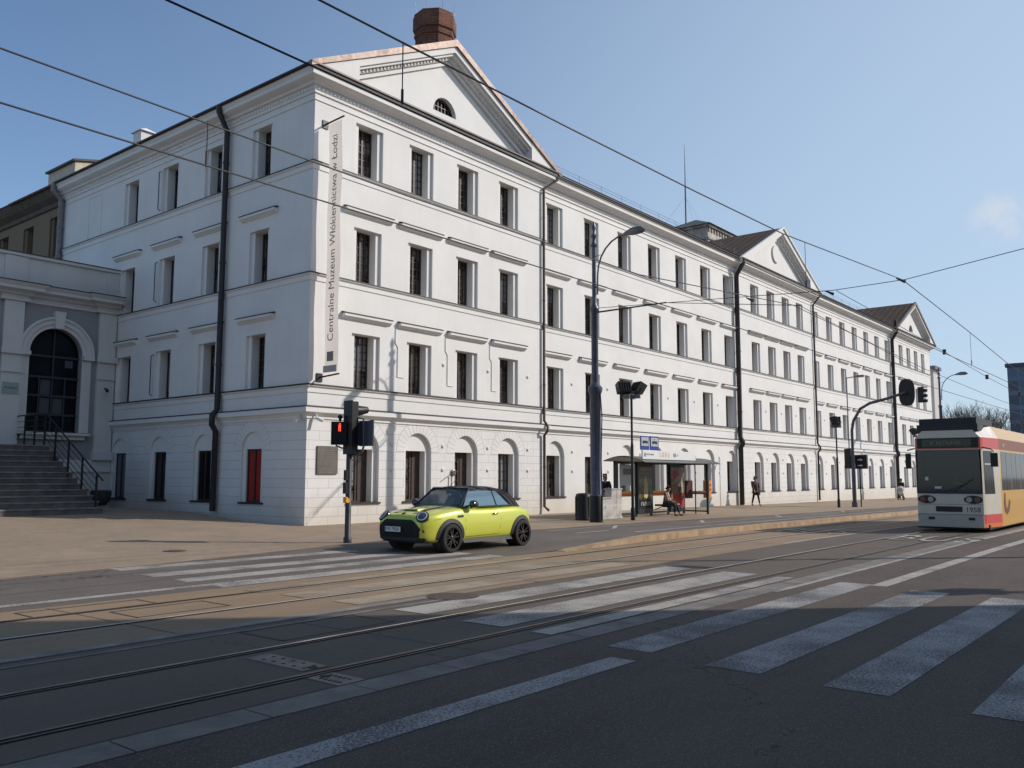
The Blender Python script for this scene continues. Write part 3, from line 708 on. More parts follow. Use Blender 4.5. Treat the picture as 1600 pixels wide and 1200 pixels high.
pipe([(66.95, -.45, 15.3), (66.95, -.45, 15.05), (66.9, -.02, 14.3), (66.9, -.02, 4.05), (66.9, -.16, 3.8), (66.9, -.16, 3.6), (66.9, -.02, 3.4), (66.9, -.02, -.3)], .14, M_PIPE)
# octagonal brick chimney on the roof
CHT = 6.8
ch = empty('brick_chimney', (10.45, 4.6, 16.6), radians(10), 'squat octagonal red brick chimney stack above the first pediment', 'chimney')
c_ = MB(); R8 = lambda r: r/cos(pi/8)
c_.lathe([(R8(.86), 0), (R8(.86), CHT-1.25), (R8(.92), CHT-1.2), (R8(.92), CHT-1.12), (R8(.89), CHT-1.1), (R8(.90), CHT-.95), (R8(.97), CHT-.88), (R8(.97), CHT-.25), (R8(.92), CHT-.15), (R8(.92), CHT-.05), (R8(.7), CHT)], 8)
c_.build('shaft', M_BRICK, ch)
c_ = MB()
for k in range(8):
    a = 2*pi*k/8+.2; c_.tube([(.92*cos(a), .92*sin(a), CHT-.1), (1.03*cos(a), 1.03*sin(a), CHT+.5)], .012, 5)
c_.build('lightning_rod', M_GREYM, ch)
# roof lantern tower with mast
tw = empty('roof_tower', (45.7, 8, 15.5), 0, 'low square roof tower with flat pyramid roof and tall thin aerial', 'tower')
t_ = MB(); t_.box(0, 0, 0, 8, 4.2, 6.3); t_.build('wall', mat('stained_render', (.52, .50, .46), .85, col2=(.30, .27, .24), vs=1.6), tw)
t_ = MB(); t_.box(-.12, -.12, 5.3, 8.12, 4.32, 5.45); t_.box(-.22, -.22, 6.3, 8.22, 4.42, 6.5)
for i in range(16): t_.box(.1+.5*i, -.09, 5.95, .3+.5*i, 0, 6.3)
t_.build('cornice', mat('stained_cornice', (.45, .42, .38), .85, col2=(.2, .17, .15), vs=2.5), tw)
t_ = MB(); a = [(-.4, -.4, 6.5), (8.4, -.4, 6.5), (8.4, 4.6, 6.5), (-.4, 4.6, 6.5)]; b = (2.1, 2.1, 7.75); b2 = (5.9, 2.1, 7.75)
t_.add(a+[b, b2], [(0, 1, 5, 4), (1, 2, 5), (2, 3, 4, 5), (3, 0, 4), (0, 1, 2, 3)]); t_.build('roof', M_TROOF, tw)
t_ = MB(); t_.tube([(.3, 2.1, 7.0), (.3, 2.1, 10.3)], .06, 6); t_.tube([(.3, 2.1, 10.3), (.3, 2.1, 13.8)], [.045, .012], 6)
for k in range(3): t_.tube([(.3, 2.1, 9.3), (.3+2*cos(k*2.1), 2.1+2*sin(k*2.1), 6.7)], .006, 4)
t_.build('aerial', M_MAST, tw)
# raised roof block and vent over the west wing
rbk = empty('roof_dormer', (1.0, 20.2, 15.45), 0, 'cream roof dormer rising behind the left eaves of the white building', 'dormer')
t_ = MB(); t_.add([(0, 0, 0), (6, 0, 0), (6, 3, 0), (0, 3, 0), (0, 0, 1.75), (6, 0, 3.1), (6, 3, 3.1), (0, 3, 1.75)], [(0, 1, 5, 4), (1, 2, 6, 5), (2, 3, 7, 6), (3, 0, 4, 7), (4, 5, 6, 7)])
t_.build('wall', mat('cream_render', (.55, .49, .38), .85, var=.15), rbk)
t_ = MB(); t_.add([(-.14, -.12, 1.72), (6, -.12, 3.11), (6, 3.1, 3.11), (-.14, 3.1, 1.72), (-.14, -.12, 1.83), (6, -.12, 3.22), (6, 3.1, 3.22), (-.14, 3.1, 1.83)], [(0, 1, 2, 3), (4, 5, 6, 7), (0, 1, 5, 4), (1, 2, 6, 5), (2, 3, 7, 6), (3, 0, 4, 7)]); t_.build('roof', M_FLASH, rbk)
t_ = MB(); t_.box(0, -.35, -.9, .8, .35, .25); t_.add([(-.1, -.45, .25), (.9, -.45, .25), (.9, .45, .25), (-.1, .45, .25), (.4, 0, .55)], [(0, 1, 4), (1, 2, 4), (2, 3, 4), (3, 0, 4), (0, 1, 2, 3)])
tag(t_.build('roof_vent', M_TRIM, loc=(1.0, 14.1, 16.9)), 'small white capped vent on the left roof edge', 'vent')

# ------------------------------------------------------------------ older ochre wing further back on the left
OB = empty('ochre_building', (0, 0, 0), 0, 'ochre brown building with dark eaves continuing behind the entrance porch', 'building')
o_ = MB(); To = lambda s, z, d: (.12+d, s, z)
wall_row(o_, To, 18.95, 60, -.5, 14.9, [(19.35+3.05*k, 20.55+3.05*k, 12.1, 14.1) for k in range(12)])
o_.build('wall', M_OCHRE, OB, fix=False)
o_ = MB(); sweep(o_, [(0, 14.5), (.1, 14.55), (.1, 14.75), (.35, 14.95), (.45, 15.1), (.55, 15.3), (.62, 15.36), (0, 15.5)], [(.12, 60), (.12, 18.95)]); o_.build('eaves', M_OCHRED, OB)
o_ = MB(); o_.add([(-.5, 18.95, 15.38), (-.5, 60, 15.38), (6.4, 60, 18.8), (6.4, 18.95, 18.8)], [(0, 1, 2, 3)]); o_.build('roof', M_ROOF, OB)
for k in range(4):
    key = 'ob'
    if k == 0:
        ow = window_mesh(.8, 1.8, 3, 5).build('window', M_FRAME, OB); p = MB(); p.quad((.03, .04, .03), (.77, .04, .03), (.77, .04, 1.77), (.03, .04, 1.77)); op = p.build('pane', M_GLASSD, ow, fix=False); no = ow
    else: no = ow.copy(); COL.objects.link(no); nq = op.copy(); COL.objects.link(nq); nq.parent = no
    no.location = (.54, 19.35+.2+.8+3.05*k, 12.1); no.rotation_euler = (0, 0, -pi/2)

# ------------------------------------------------------------------ entrance portico
PY = 13.1
M_NOTE = mat('notice_grey', (.06, .065, .08), .6)
PT = empty('entrance_portico', (0, 0, 0), 0, 'grey and white entrance porch with tall arched glazing at the head of the steps', 'building')
p_ = MB(); Tp = lambda s, z, d: (s, PY+d, z)
AC = [-2.42, -6.15, -9.88]; AR = 1.03; MID = [-.0, -4.28, -8.0, -11.8]
for i, c in enumerate(AC):
    a, b = MID[i+1], MID[i]; N = 24; r = AR; zs, zo, zb = 6.5, 3.3 if i == 0 else 2.6, 8.5
    pts = [(c-r*cos(pi*k/N), zs+r*sin(pi*k/N)) for k in range(N+1)]
    p_.quad(Tp(a, -1, 0), Tp(b, -1, 0), Tp(b, zo, 0), Tp(a, zo, 0)); p_.quad(Tp(a, zo, 0), Tp(c-r, zo, 0), Tp(c-r, zb, 0), Tp(a, zb, 0)); p_.quad(Tp(c+r, zo, 0), Tp(b, zo, 0), Tp(b, zb, 0), Tp(c+r, zb, 0))
    for p, q in zip(pts, pts[1:]):
        p_.quad(Tp(p[0], p[1], 0), Tp(q[0], q[1], 0), Tp(q[0], zb, 0), Tp(p[0], zb, 0)); p_.quad(Tp(p[0], p[1], 0), Tp(q[0], q[1], 0), Tp(q[0], q[1], .35), Tp(p[0], p[1], .35))
    for s in (-1, 1): p_.quad(Tp(c+s*r, zo, 0), Tp(c+s*r, zs, 0), Tp(c+s*r, zs, .35), Tp(c+s*r, zo, .35))
p_.build('wall', M_GREYP, PT, fix=False)
p_ = MB(); F = lambda p, q, t: (p, t, q)
for i, c in enumerate(AC):
    N = 24
    for (r0, r1, d) in ((AR, AR+.16, .05), (AR+.16, AR+.36, .10), (AR+.36, AR+.45, .16)):
        for k in range(N):
            a, b = pi*k/N, pi*(k+1)/N
            p_.prism([(c-r0*cos(a), 6.5+r0*sin(a)), (c-r1*cos(a), 6.5+r1*sin(a)), (c-r1*cos(b), 6.5+r1*sin(b)), (c-r0*cos(b), 6.5+r0*sin(b))], PY-d, PY, F)
        for s in (-1, 1):
            if r0 < AR+.3: p_.box(min(c+s*r0, c+s*r1), PY-d*.8, 3.35, max(c+s*r0, c+s*r1), PY, 6.33)
    p_.prism([(c-.16, 7.5), (c+.16, 7.5), (c+.22, 8.2), (c-.22, 8.2)], PY-.22, PY, F)
    p_.box(c-AR-.45, PY-.20, 6.34, c-AR, PY, 6.5); p_.box(c+AR, PY-.20, 6.34, c+AR+.45, PY, 6.5)
p_.build('arch_surround', M_PORT, PT)
p_ = MB()
for (a, b) in ((-.78, -.06), (-4.48, -3.76), (-8.2, -7.5)):
    p_ = MB(); p_.box(a, PY-.14, 2.6, b, PY, 8.42); p_.box(a-.06, PY-.24, 6.32, b+.06, PY-.13, 6.56); p_.box(a-.05, PY-.2, 5.6, b+.05, PY-.13, 5.66)
    p_.box(a-.06, PY-.22, 2.25, b+.06, PY-.0, 2.6)
    p_.build('pilaster', M_PORT, PT)
p_ = MB(); PP = [(-12, PY), (-.02, PY)]
PP2 = [(-12, PY), (-8.3, PY), (-8.3, PY-.15), (-7.4, PY-.15), (-7.4, PY), (-4.58, PY), (-4.58, PY-.15), (-3.66, PY-.15), (-3.66, PY), (-.9, PY), (-.9, PY-.15), (.0, PY-.15)]
sweep(p_, [(0.0, 8.4), (.08, 8.42), (.08, 8.52), (.03, 8.54), (.03, 8.62), (.14, 8.66), (.2, 8.74), (.34, 8.78), (.46, 8.82), (.46, 8.93), (.54, 9.02), (.56, 9.08)], PP2)
p_.build('entablature', M_PORT, PT)
p_ = MB(); sweep(p_, [(.56, 9.08), (.6, 9.08), (.6, 9.11), (0, 9.2)], PP2); p_.build('cornice_flashing', M_FLASH, PT)
p_ = MB(); p_.box(-12, PY-.02, 9.1, -.01, PY+.25, 10.22); p_.box(-4.55, PY-.08, 9.12, -3.7, PY+.1, 10.2); p_.box(-12, PY-.12, 10.22, .0, PY+.35, 10.34); p_.box(-.55, PY-.06, 9.12, -.015, PY, 10.2)
p_.build('parapet', M_PORT, PT)
p_ = MB(); p_.box(-12, PY-.15, 10.34, .0, PY+.38, 10.37); p_.build('parapet_flashing', M_FLASH, PT)
p_ = MB(); p_.box(-12, PY-.16, -.6, -.02, PY, 1.75); p_.box(-12, PY-.22, 1.75, -.02, PY, 1.82); p_.box(-12, PY-.1, 1.82, -.02, PY, 2.25); p_.box(-12, PY+.8, -1, 0, PY+5, 9.5); p_.box(-12, PY+.33, 7.8, -.3, PY+.4, 9.0); p_.build('plinth', M_PORT, PT)
p_ = MB(); p_.box(AC[0]-1.4, PY-.28, 3.22, AC[0]+1.4, PY+.1, 3.32); p_.box(AC[0]-1.25, PY-.15, 3.05, AC[0]+1.25, PY, 3.22); p_.build('arch_sill', M_PORT, PT)
for i, c in enumerate(AC[:2]):
    wz = 3.32 if i == 0 else 2.6; p_ = MB()
    for x in (-.5, 0, .5):
        h = math.sqrt(max(0, AR**2-x*x)); p_.box(c+x-.025, PY+.22, wz, c+x+.025, PY+.30, 5.6 if x else 6.5+h)
    for z in (wz+.04, 4.05, 4.8, 5.55, 6.4): p_.box(c-AR, PY+.225, z-.04, c+AR, PY+.295, z+.04)
    wn = p_.build('arched_window', mat('anthracite_frame', (.03, .035, .05), .5), PT)
    p_ = MB(); pts = [(c+AR, wz), (c-AR, wz)]+[(c-AR*cos(pi*k/20), 6.5+AR*sin(pi*k/20)) for k in range(21)]
    p_.add([(p[0], PY+.31, p[1]) for p in pts], [tuple(range(len(pts)))]); p_.build('pane', M_GLASSP, wn, fix=False)
    for (dx, z, ww, hh) in ((-.42, 4.1, .38, .62), (.08, 4.1, .38, .62), (-.42, 4.85, .38, .6), (.5, 6.0, .3, .3)): p_ = MB(); p_.box(c+dx, PY+.298, z, c+dx+ww, PY+.302, z+hh); p_.build('paper_notice', M_NOTE, wn)
sg = MB(); sg.box(-4.42, PY-.17, 4.75, -3.82, PY-.14, 5.2)
sgo = tag(sg.build('glass_sign', mat('pale_green_glass', (.30, .36, .35), .2)), 'small pale glass name plate on the porch pilaster left of the arch', 'sign')
text('MUZEUM', .11, M_BLACK, 'lettering', sgo, (-4.12, PY-.173, 4.98), (pi/2, 0, 0), .001)
cm = MB(); cm.tube([(-.45, PY-.1, 5.25), (-.45, PY-.35, 5.2), (-.5, PY-.55, 5.15)], .03, 8); cm.tube([(-.5, PY-.38, 5.14), (-.56, PY-.62, 5.08)], .05, 8)
tag(cm.build('security_camera', M_BLACK), 'small dark camera on the porch pilaster beside the arch', 'camera')
# stairs
st = empty('entrance_stairs', (0, 0, 0), 0, 'broad worn stone steps rising to the porch at far left', 'stairs')
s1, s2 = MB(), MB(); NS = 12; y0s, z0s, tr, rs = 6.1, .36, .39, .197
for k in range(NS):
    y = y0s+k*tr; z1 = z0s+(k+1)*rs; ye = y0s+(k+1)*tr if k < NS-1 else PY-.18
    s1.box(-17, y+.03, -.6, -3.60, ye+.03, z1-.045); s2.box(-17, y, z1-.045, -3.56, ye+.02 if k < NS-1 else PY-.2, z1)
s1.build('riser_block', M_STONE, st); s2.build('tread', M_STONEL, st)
rl = empty('stair_railing', (0, 0, 0), 0, 'black metal handrail down the right side of the porch steps', 'railing')
t_ = MB(); XR = -3.78; posts = [(6.29, 0.53), (7.38, 0.95), (8.47, 1.49), (9.56, 2.09), (10.49, 2.69), (11.36, 2.69), (12.24, 2.69), (13.11, 2.69)]
for (y, z) in posts:
    t_ = MB(); zt = 3.87 if y > 10.38 else 1.68+(y-6.29)*.53; t_.box(XR-.027, y-.027, z-.1, XR+.027, y+.027, zt); t_.build('post', M_BLACK, rl)
t_ = MB(); t_.tube([(XR, 5.86, 1.45), (XR, 6.29, 1.68), (XR, 10.49, 3.9), (XR, 13.22, 3.9)], .028, 8); t_.build('handrail', M_BLACK, rl)
t_ = MB()
for dz in (.22, .45, .68, .88): t_.tube([(XR, 6.29, 1.68-dz), (XR, 10.49, 3.90-dz), (XR, 13.11, 3.90-dz)], .011, 6)
t_.build('rail_bar', M_BLACK, rl)
pt = MB(); pt.lathe([(.22, 0), (.34, .2), (.4, .45), (.38, .6), (.34, .6), (.34, .52), (.02, .5)], 14, (0, 0, 0))
tag(pt.build('stone_planter', mat('dark_stone', (.05, .045, .045), .85, var=.3), loc=(-.75, 12.2, .42), smooth=True), 'dark round planter by the wall beside the porch steps', 'planter')
# opposite building (outside the frame): casts the large shadow and shows in reflections
OP = empty('opposite_building', (0, 0, 0), 0, 'tall plain street building on the camera side of the road', 'building')
t_ = MB(); Tq = lambda s, z, d: (s, -27.8-d, z)
for k in range(5):
    wall_row(t_, Tq, -60, 2.6, -.3 if k == 0 else 3.3*k, 3.3*(k+1), [(-58+3.2*j, -56.6+3.2*j, 3.3*k+1.0, 3.3*k+2.7) for j in range(18)])
FP = [(2.6, -27.8), (22.0, -51.9), (-60, -51.9), (-60, -27.8)]
for p, q in zip(FP, FP[1:]): t_.quad((*p, -.3), (*q, -.3), (*q, 16.5), (*p, 16.5))
t_.add([(*p, 16.5) for p in FP], [(0, 1, 2, 3)])
t_.build('wall', mat('street_render', (.42, .38, .33), .85, var=.15), OP, fix=False)
t_ = MB(); t_.quad((-60, -28.28, 0), (2.4, -28.28, 0), (2.4, -28.28, 16.2), (-60, -28.28, 16.2)); t_.build('pane', M_GLASSD, OP, fix=False)

# ------------------------------------------------------------------ banner, plaque and fittings on the facade
def mrot(x, y): x, y = Vector(x), Vector(y); z = x.cross(y); return Matrix((x, y, z)).transposed().to_euler()
ROT_W = mrot((0, -1, 0), (0, 0, 1))      # writing read by someone looking towards +X
M_BANN, gb = base('banner_fabric', .9, .1)
gb.p.inputs['Base Color'].default_value = (.72, .68, .64, 1)
gb.p.inputs['Transmission Weight'].default_value = .0
tl_ = gb.node('ShaderNodeBsdfTranslucent'); tl_.inputs[0].default_value = (.8, .74, .69, 1); ms_ = gb.node('ShaderNodeMixShader'); ms_.inputs[0].default_value = .5
gb.link(gb.p.outputs[0], ms_.inputs[1]); gb.link(tl_.outputs[0], ms_.inputs[2]); gb.link(ms_.outputs[0], gb.n.nodes['Material Output'].inputs[0])
M_LETTER = mat('banner_lettering', (.25, .23, .22), .9)
BA = empty('banner', (.45, 0, 4.95), 0, 'tall pale vertical museum banner standing out from the sunlit corner wall', 'banner')
t_ = MB(); nn = 22
for i in range(nn):
    za, zb = 8.55*i/nn+.05, 8.55*(i+1)/nn+.05; xa, xb = .02*sin(i*.8), .02*sin((i+1)*.8)
    t_.quad((xa, -.25, za), (xa*1.5, -.93, za), (xb*1.5, -.93, zb), (xb, -.25, zb))
t_.build('fabric', M_BANN, BA, smooth=True)
for z in (-.06, 8.68): t_ = MB(); t_.tube([(0, 0, z-.02), (0, -1.02, z+.04)], .03, 8); t_.box(-.12, -.04, z-.16, .12, 0, z+.12); t_.build('bracket', M_BLACK, BA)
ttx = text('Centralne Muzeum Włókiennictwa w Łodzi', .42, M_LETTER, 'lettering', BA, (-.045, -.60, 4.62), mrot((0, 0, 1), (0, 1, 0)), .002)
bpy.context.view_layer.update(); k_ = 7.05/ttx.dimensions.x; ttx.data.size *= min(k_, 1.4); 
t_ = MB(); t_.box(-.05, -.76, .42, -.04, -.44, .74); t_.build('logo_square', M_LETTER, BA)
t_ = MB(); t_.box(-.04, -.93, .06, -.035, -.25, .28); t_.build('hem_band', mat('banner_hem', (.42, .40, .39), .9), BA)
PQ = MB(); PQ.box(.43, -.05, 1.67, 1.29, -.0, 2.6); pqo = tag(PQ.build('memorial_plaque', mat('bronze_plaque', (.125, .108, .095), .55, .3, var=.2)), 'bronze grey memorial plaque on the white corner wall beside the signal post', 'plaque')
M_PQT = mat('plaque_lettering', (.20, .18, .16), .6, .3)
t_ = MB(); random.seed(3)
for i in range(11):
    z = 2.45-.065*i-(.08 if i > 7 else 0); w_ = random.uniform(.26, .35); x = .86-w_
    while x < .86+w_-.03: l = random.uniform(.03, .09); t_.box(x, -.053, z, min(x+l, .86+w_), -.05, z+.02); x += l+.018
t_.build('lettering', M_PQT, pqo)
for k, (x, y, dx, dy, lab) in enumerate(((-.02, .28, -.32, -.1, 'white bullet camera under the cornice on the shaded side of the corner'), (.22, -.02, .2, -.3, 'white bullet camera under the cornice on the sunlit side of the corner'))):
    t_ = MB(); t_.tube([(x, y, 3.62), (x+dx*.4, y+dy*.4, 3.58)], .03, 8); t_.tube([(x+dx*.3, y+dy*.3, 3.52), (x+dx, y+dy, 3.40)], .055, 10)
    tag(t_.build('security_camera', M_TRIM, smooth=True), lab, 'camera')
t_ = MB()
for (y, z) in ((9.9, 5.6), (9.9, 9.4), (9.9, 13.2)): t_.tube([(-.02, y, z+.85), (-.12, y, z+.8), (-.12, y, z-.75), (-.02, y, z-.8)], .02, 6)
t_.build('wall_bracket', M_BLACK, BL)
t_ = MB()                                            # conduit elbows between the first floor hoods
for (x, z0, z1) in ((4.0, 6.95, 5.2), (6.65, 6.95, 5.1), (9.3, 6.95, 5.1)): t_.tube([(x-.12, -.02, z0), (x-.12, -.02, z0-.5), (x, -.02, z0-.65), (x, -.02, z1), (x+.32, -.02, z1)], .014, 6)
t_.build('cable_conduit', M_TRIM, BL)
t_ = MB(); t_.tube([(7.0, 0, 1.8), (7.0, -.18, 1.8), (6.7, -.4, 1.72)], .02, 6); t_.tube([(6.78, -.02, 1.6), (6.78, -.02, .2)], .012, 6); t_.tube([(6.95, -.02, 1.65), (6.95, -.02, .2)], .012, 6)
t_.lathe([(.13, -.02), (.13, -.06), (.08, -.08), (.02, -.08)], 14, (7.02, 0, 1.75), 'y'); t_.build('wall_fitting', M_GREYM, BL)

# ------------------------------------------------------------------ masts, lamps and signals
def make_mast(loc, label, arm=1.3):
    m = empty('lamp_mast', loc, 0, label, 'lamp post', 'blue grey tramway masts with curved lamp arms')
    t_ = MB(); t_.lathe([(.235, 0), (.235, .95), (.20, 1.0), (.205, 4.7), (.24, 4.75), (.27, 4.86), (.27, 4.95), (.19, 5.05), (.13, 5.12), (.125, 7.8), (.17, 7.86), (.17, 7.95), (.11, 8.05), (.085, 8.15), (.08, 10.3)], 20)
    t_.build('pole', M_MAST, m, smooth=True)
    t_ = MB(); t_.lathe([(.245, .0), (.245, .93), (.236, .96)], 20); t_.build('base_sleeve', M_BLACK, m, smooth=True)
    t_ = MB(); t_.lathe([(.12, 10.3), (.14, 10.36), (.08, 10.42), (.06, 10.6), (.11, 10.68), (.11, 10.74), (.05, 10.8), (.04, 10.9), (.075, 11.0), (.075, 11.1), (.02, 11.26)], 12); t_.build('finial', M_MAST, m, smooth=True)
    t_ = MB(); pts = [(0, -.14, 8.45), (0, -.16, 9.2)]+[(0, -.16-arm*(1-cos(a))*.95, 9.2+1.35*sin(a)) for a in [radians(q) for q in (15, 30, 45, 60, 75, 88)]]
    pts = [(x, y-.0, z) for x, y, z in pts]; t_.tube(pts, .032, 8); t_.tube([(0, 0, 8.75), (0, -.17, 8.75)], .03, 6); t_.tube([(0, 0, 9.9), (0, -.3, 9.95)], .012, 6)
    t_.build('lamp_arm', M_MAST, m, smooth=True)
    e = Vector(pts[-1]); t_ = MB(); t_.tube([e+Vector((0, .1, -.03)), e+Vector((0, -.1, .02)), e+Vector((0, -.35, .05)), e+Vector((0, -.7, .05)), e+Vector((0, -.88, .0))], [.05, .09, .15, .14, .04], 12)
    t_.build('lamp_head', M_GREYM, m, smooth=True)
    t_ = MB(); t_.tube([(.0, -.22, 4.8), (.03, -.27, 3.9), (-.02, -.25, 2.2), (.02, -.26, 1.0), (0, -.25, .1)], .02, 6); t_.build('cable', M_BLACK, m, smooth=True)
    return m
m0 = make_mast((9.08, -5.26, -0.06), 'nearest blue grey tram mast beside the litter bin, with one curved lamp arm')
for (loc, lab) in (((62.4, -4.9, -.34), 'distant blue grey lamp mast rising behind the tram roof'), ((9.75, -25.8, 0), 'lamp mast on the camera side of the road, outside the view')):
    c_ = copy_tree(m0); c_.location = loc; c_['label'] = lab
def make_flood(loc, rz, label):
    m = empty('floodlight_pole', loc, rz, label, 'floodlight pole', 'slim black poles with floodlights that light the facade')
    t_ = MB(); t_.lathe([(.085, 0), (.085, .45), (.06, .5), (.06, 2.9), (.045, 2.95), (.042, 4.75)], 12); t_.build('pole', M_BLACK, m, smooth=True)
    t_ = MB(); t_.box(-.04, -.36, 4.7, .04, .36, 4.85); t_.box(-.36, -.04, 4.7, .36, .04, 4.85); t_.build('crossbar', M_GREYM, m)
    for (x, y, a, tl) in ((-.2, .24, 2.3, .35), (.22, -.20, .9, .5)):
        t_ = MB(); b = [(-.26, -.16, -.22), (.26, -.16, -.22), (.26, .16, -.22), (-.26, .16, -.22), (-.26, -.2, .22), (.26, -.2, .22), (.26, .14, .22), (-.26, .14, .22)]
        t_.add(b, [(0,3,2,1),(4,5,6,7),(0,1,5,4),(1,2,6,5),(2,3,7,6),(3,0,4,7)])
        for k in range(5): t_.box(-.22+.1*k, .15, -.18, -.20+.1*k, .2, .18)
        t_.tube([(-.28, 0, 0), (-.28, 0, -.25), (.28, 0, -.25), (.28, 0, 0)], .015, 6)
        o = t_.build('floodlight', M_BLACK, m); o.location = (x, y, 5.12); o.rotation_euler = (tl, 0, a)
    return m
f0 = make_flood((11.40, -5.41, -0.07), 0.2, 'nearest slim black floodlight pole in front of the tram stop shelter')
for (loc, rz, lab) in (((34.49, -5.48, -0.19), 1.0, 'black floodlight pole beside the bent signal mast further along the facade'), ((48.63, -6.49, -0.28), 2.2, 'farthest black floodlight pole just left of the tram'), ((2.6, -26.0, 0), .3, 'floodlight pole on the camera side of the road, outside the view')):
    c_ = copy_tree(f0); c_.location = loc; c_.rotation_euler = (0, 0, rz); c_['label'] = lab
# near traffic signal
M_YEL = mat('signal_yellow', (.75, .36, .03), .5)
M_LAMPR = mat('lit_red_man', (.9, .03, .02), .5, emis=(1, .06, .03, 2.2))
M_BACKP = mat('signal_back_grey', (.055, .065, .09), .45, .2)
M_POSTD = mat('post_dark_grey', (.05, .05, .058), .5, .3, var=.3)
TS = empty('traffic_signal', (-3.86, -6.68, 0), 0, 'near signal post at the crossing with a lit red pedestrian light', 'traffic light')
t_ = MB(); t_.lathe([(.10, 0), (.10, .12), (.075, .16), (.07, 2.25), (.05, 2.3)], 14); t_.build('pole', M_POSTD, TS, smooth=True)
t_ = MB(); t_.box(-.08, -.17, 2.15, .12, .09, 3.42); t_.box(-.1, -.20, 2.13, -.085, .12, 3.44)
o = t_.build('signal_head', M_BLACK, TS); o.rotation_euler = (0, 0, 0)
for z in (3.22, 2.82, 2.42):
    t_ = MB(); n_ = 10
    for k in range(n_):
        a, b = pi*(k/n_)*1.2-.3, pi*((k+1)/n_)*1.2-.3; r = .115; c = (-.04)
        q = [(.12, c+r*cos(a), z+r*sin(a)), (.12, c+r*cos(b), z+r*sin(b)), (.40, c+r*.85*cos(b), z+r*.9*sin(b)), (.40, c+r*.85*cos(a), z+r*.9*sin(a))]
        t_.add(q+[(v[0], c+(v[1]-c)*.9, z+(v[2]-z)*.9) for v in q], [(0, 1, 2, 3), (4, 5, 6, 7), (0, 1, 5, 4), (2, 3, 7, 6), (0, 3, 7, 4), (1, 2, 6, 5)])
    if z > 3: t_ = MB(); t_.tube([(.12, -.04, z-.02), (.26, -.04, z-.01), (.50, -.04, z+.02)], [.13, .125, .085], 14); t_.build('visor', M_BLACK, TS, smooth=True)
    t_ = MB(); t_.lathe([(.1, .12), (.1, .128), (.01, .13)], 14, (0, -.04, z), 'x'); t_.build('lens', M_GLASSD, TS)
pd_ = empty('pedestrian_signal', (-.10, .06, 2.36), radians(-38)); pd_.parent = TS
t_ = MB(); t_.box(-.30, -.10, 0, .04, .10, .56); t_.box(-.33, -.12, .0, -.30, .1, .56); t_.build('housing', M_BLACK, pd_)
t_ = MB(); t_.lathe([(.10, -.10), (.10, -.19), (.11, -.19), (.115, -.1)], 14, (-.13, 0, .41), 'y'); t_.lathe([(.10, -.10), (.10, -.19), (.11, -.19), (.115, -.1)], 14, (-.13, 0, .15), 'y'); 
t_ = MB(); t_.lathe([(.022, 0), (.022, .006)], 10, (-.13, -.112, .50), 'y'); t_.prism([(-.155, .40), (-.105, .40), (-.10, .475), (-.16, .475)], -.113, -.107, lambda p, q, t: (p, t, q)); t_.box(-.158, -.113, .325, -.137, -.107, .40); t_.box(-.123, -.113, .325, -.102, -.107, .40)
t_.build('red_figure', M_LAMPR, pd_)
t_ = MB(); t_.lathe([(.09, -.1), (.09, -.105), (.01, -.106)], 14, (-.13, 0, .15), 'y'); t_.build('lens', M_GLASSD, pd_)
t_ = MB(); t_.lathe([(.001, .56), (.03, .58), (.035, .63), (.055, .66), (.06, .70), (.03, .73)], 10, (-.12, 0, 0)); t_.build('sounder', M_BLACK, pd_, smooth=True)
t_ = MB(); t_.box(.05, -.16, 2.34, .36, -.12, 2.96); t_.box(.20, -.50, 2.33, .24, -.14, 2.95); t_.box(.2, -.62, 2.33, .235, -.5, 2.96)
for z in (2.45, 2.85): t_.tube([(.195, -.4, z), (.18, -.4, z)], .015, 6)
t_.build('back_board', M_BACKP, TS)
t_ = MB(); t_.tube([(0, 0, 2.12), (.12, -.16, 2.12), (.2, -.25, 2.2), (.22, -.29, 2.4), (.2, -.27, 3.0), (.1, -.15, 3.03)], .028, 8); t_.tube([(0, 0, 2.3), (-.15, .1, 2.28), (-.26, .18, 2.34), (-.26, .18, 2.4)], .02, 6); t_.build('bracket', M_GREYM, TS, smooth=True)
t_ = MB(); t_.box(-.12, -.05, .96, -.06, .05, 1.10); t_.lathe([(.06, 0), (.06, .05), (.03, .07)], 12, (-.10, -.1, 1.02), 'y'); t_.build('push_button', M_YEL, TS)
t_ = MB(); t_.box(-.13, -.05, 1.18, -.06, .06, 1.45); t_.box(-.12, -.05, 1.5, -.06, .05, 1.75); t_.build('button_box', M_BLACK, TS)
# far signal mast with outreach arm
TM = empty('signal_mast', (36.2, -5.85, -0.20), 0, 'dark signal mast with a long bent arm holding a big oval backboard', 'traffic light')
t_ = MB(); t_.tube([(0, 0, 0), (0, 0, .3)], .17, 12); t_.tube([(0, 0, .3), (0, 0, 2.6)], .12, 12); t_.tube([(0, 0, 2.6), (0, 0, 4.6), (0, -.12, 5.2), (0, -.55, 5.9), (0, -1.1, 6.2), (0, -2.2, 6.45), (0, -3.2, 6.75)], .085, 10); t_.build('pole', M_MAST, TM, smooth=True)
t_ = MB(); pts = []
for k in range(28):
    a = 2*pi*k/28; cx, cz = cos(a), sin(a); pts.append((-3.2+.45*(abs(cx)**.7)*(1 if cx > 0 else -1), 6.75+.80*(abs(cz)**.75)*(1 if cz > 0 else -1)))
t_.prism(pts, .12, .15, lambda p, q, t: (t, p, q)); t_.box(.15, -3.36, 6.1, .35, -3.04, 7.4); t_.tube([(.1, -3.65, 6.6), (.1, -2.75, 6.6)], .03, 6)
t_.build('back_board', M_BLACK, TM)
t_ = MB(); t_.box(-.1, -4.15, 6.1, .2, -3.85, 7.0)
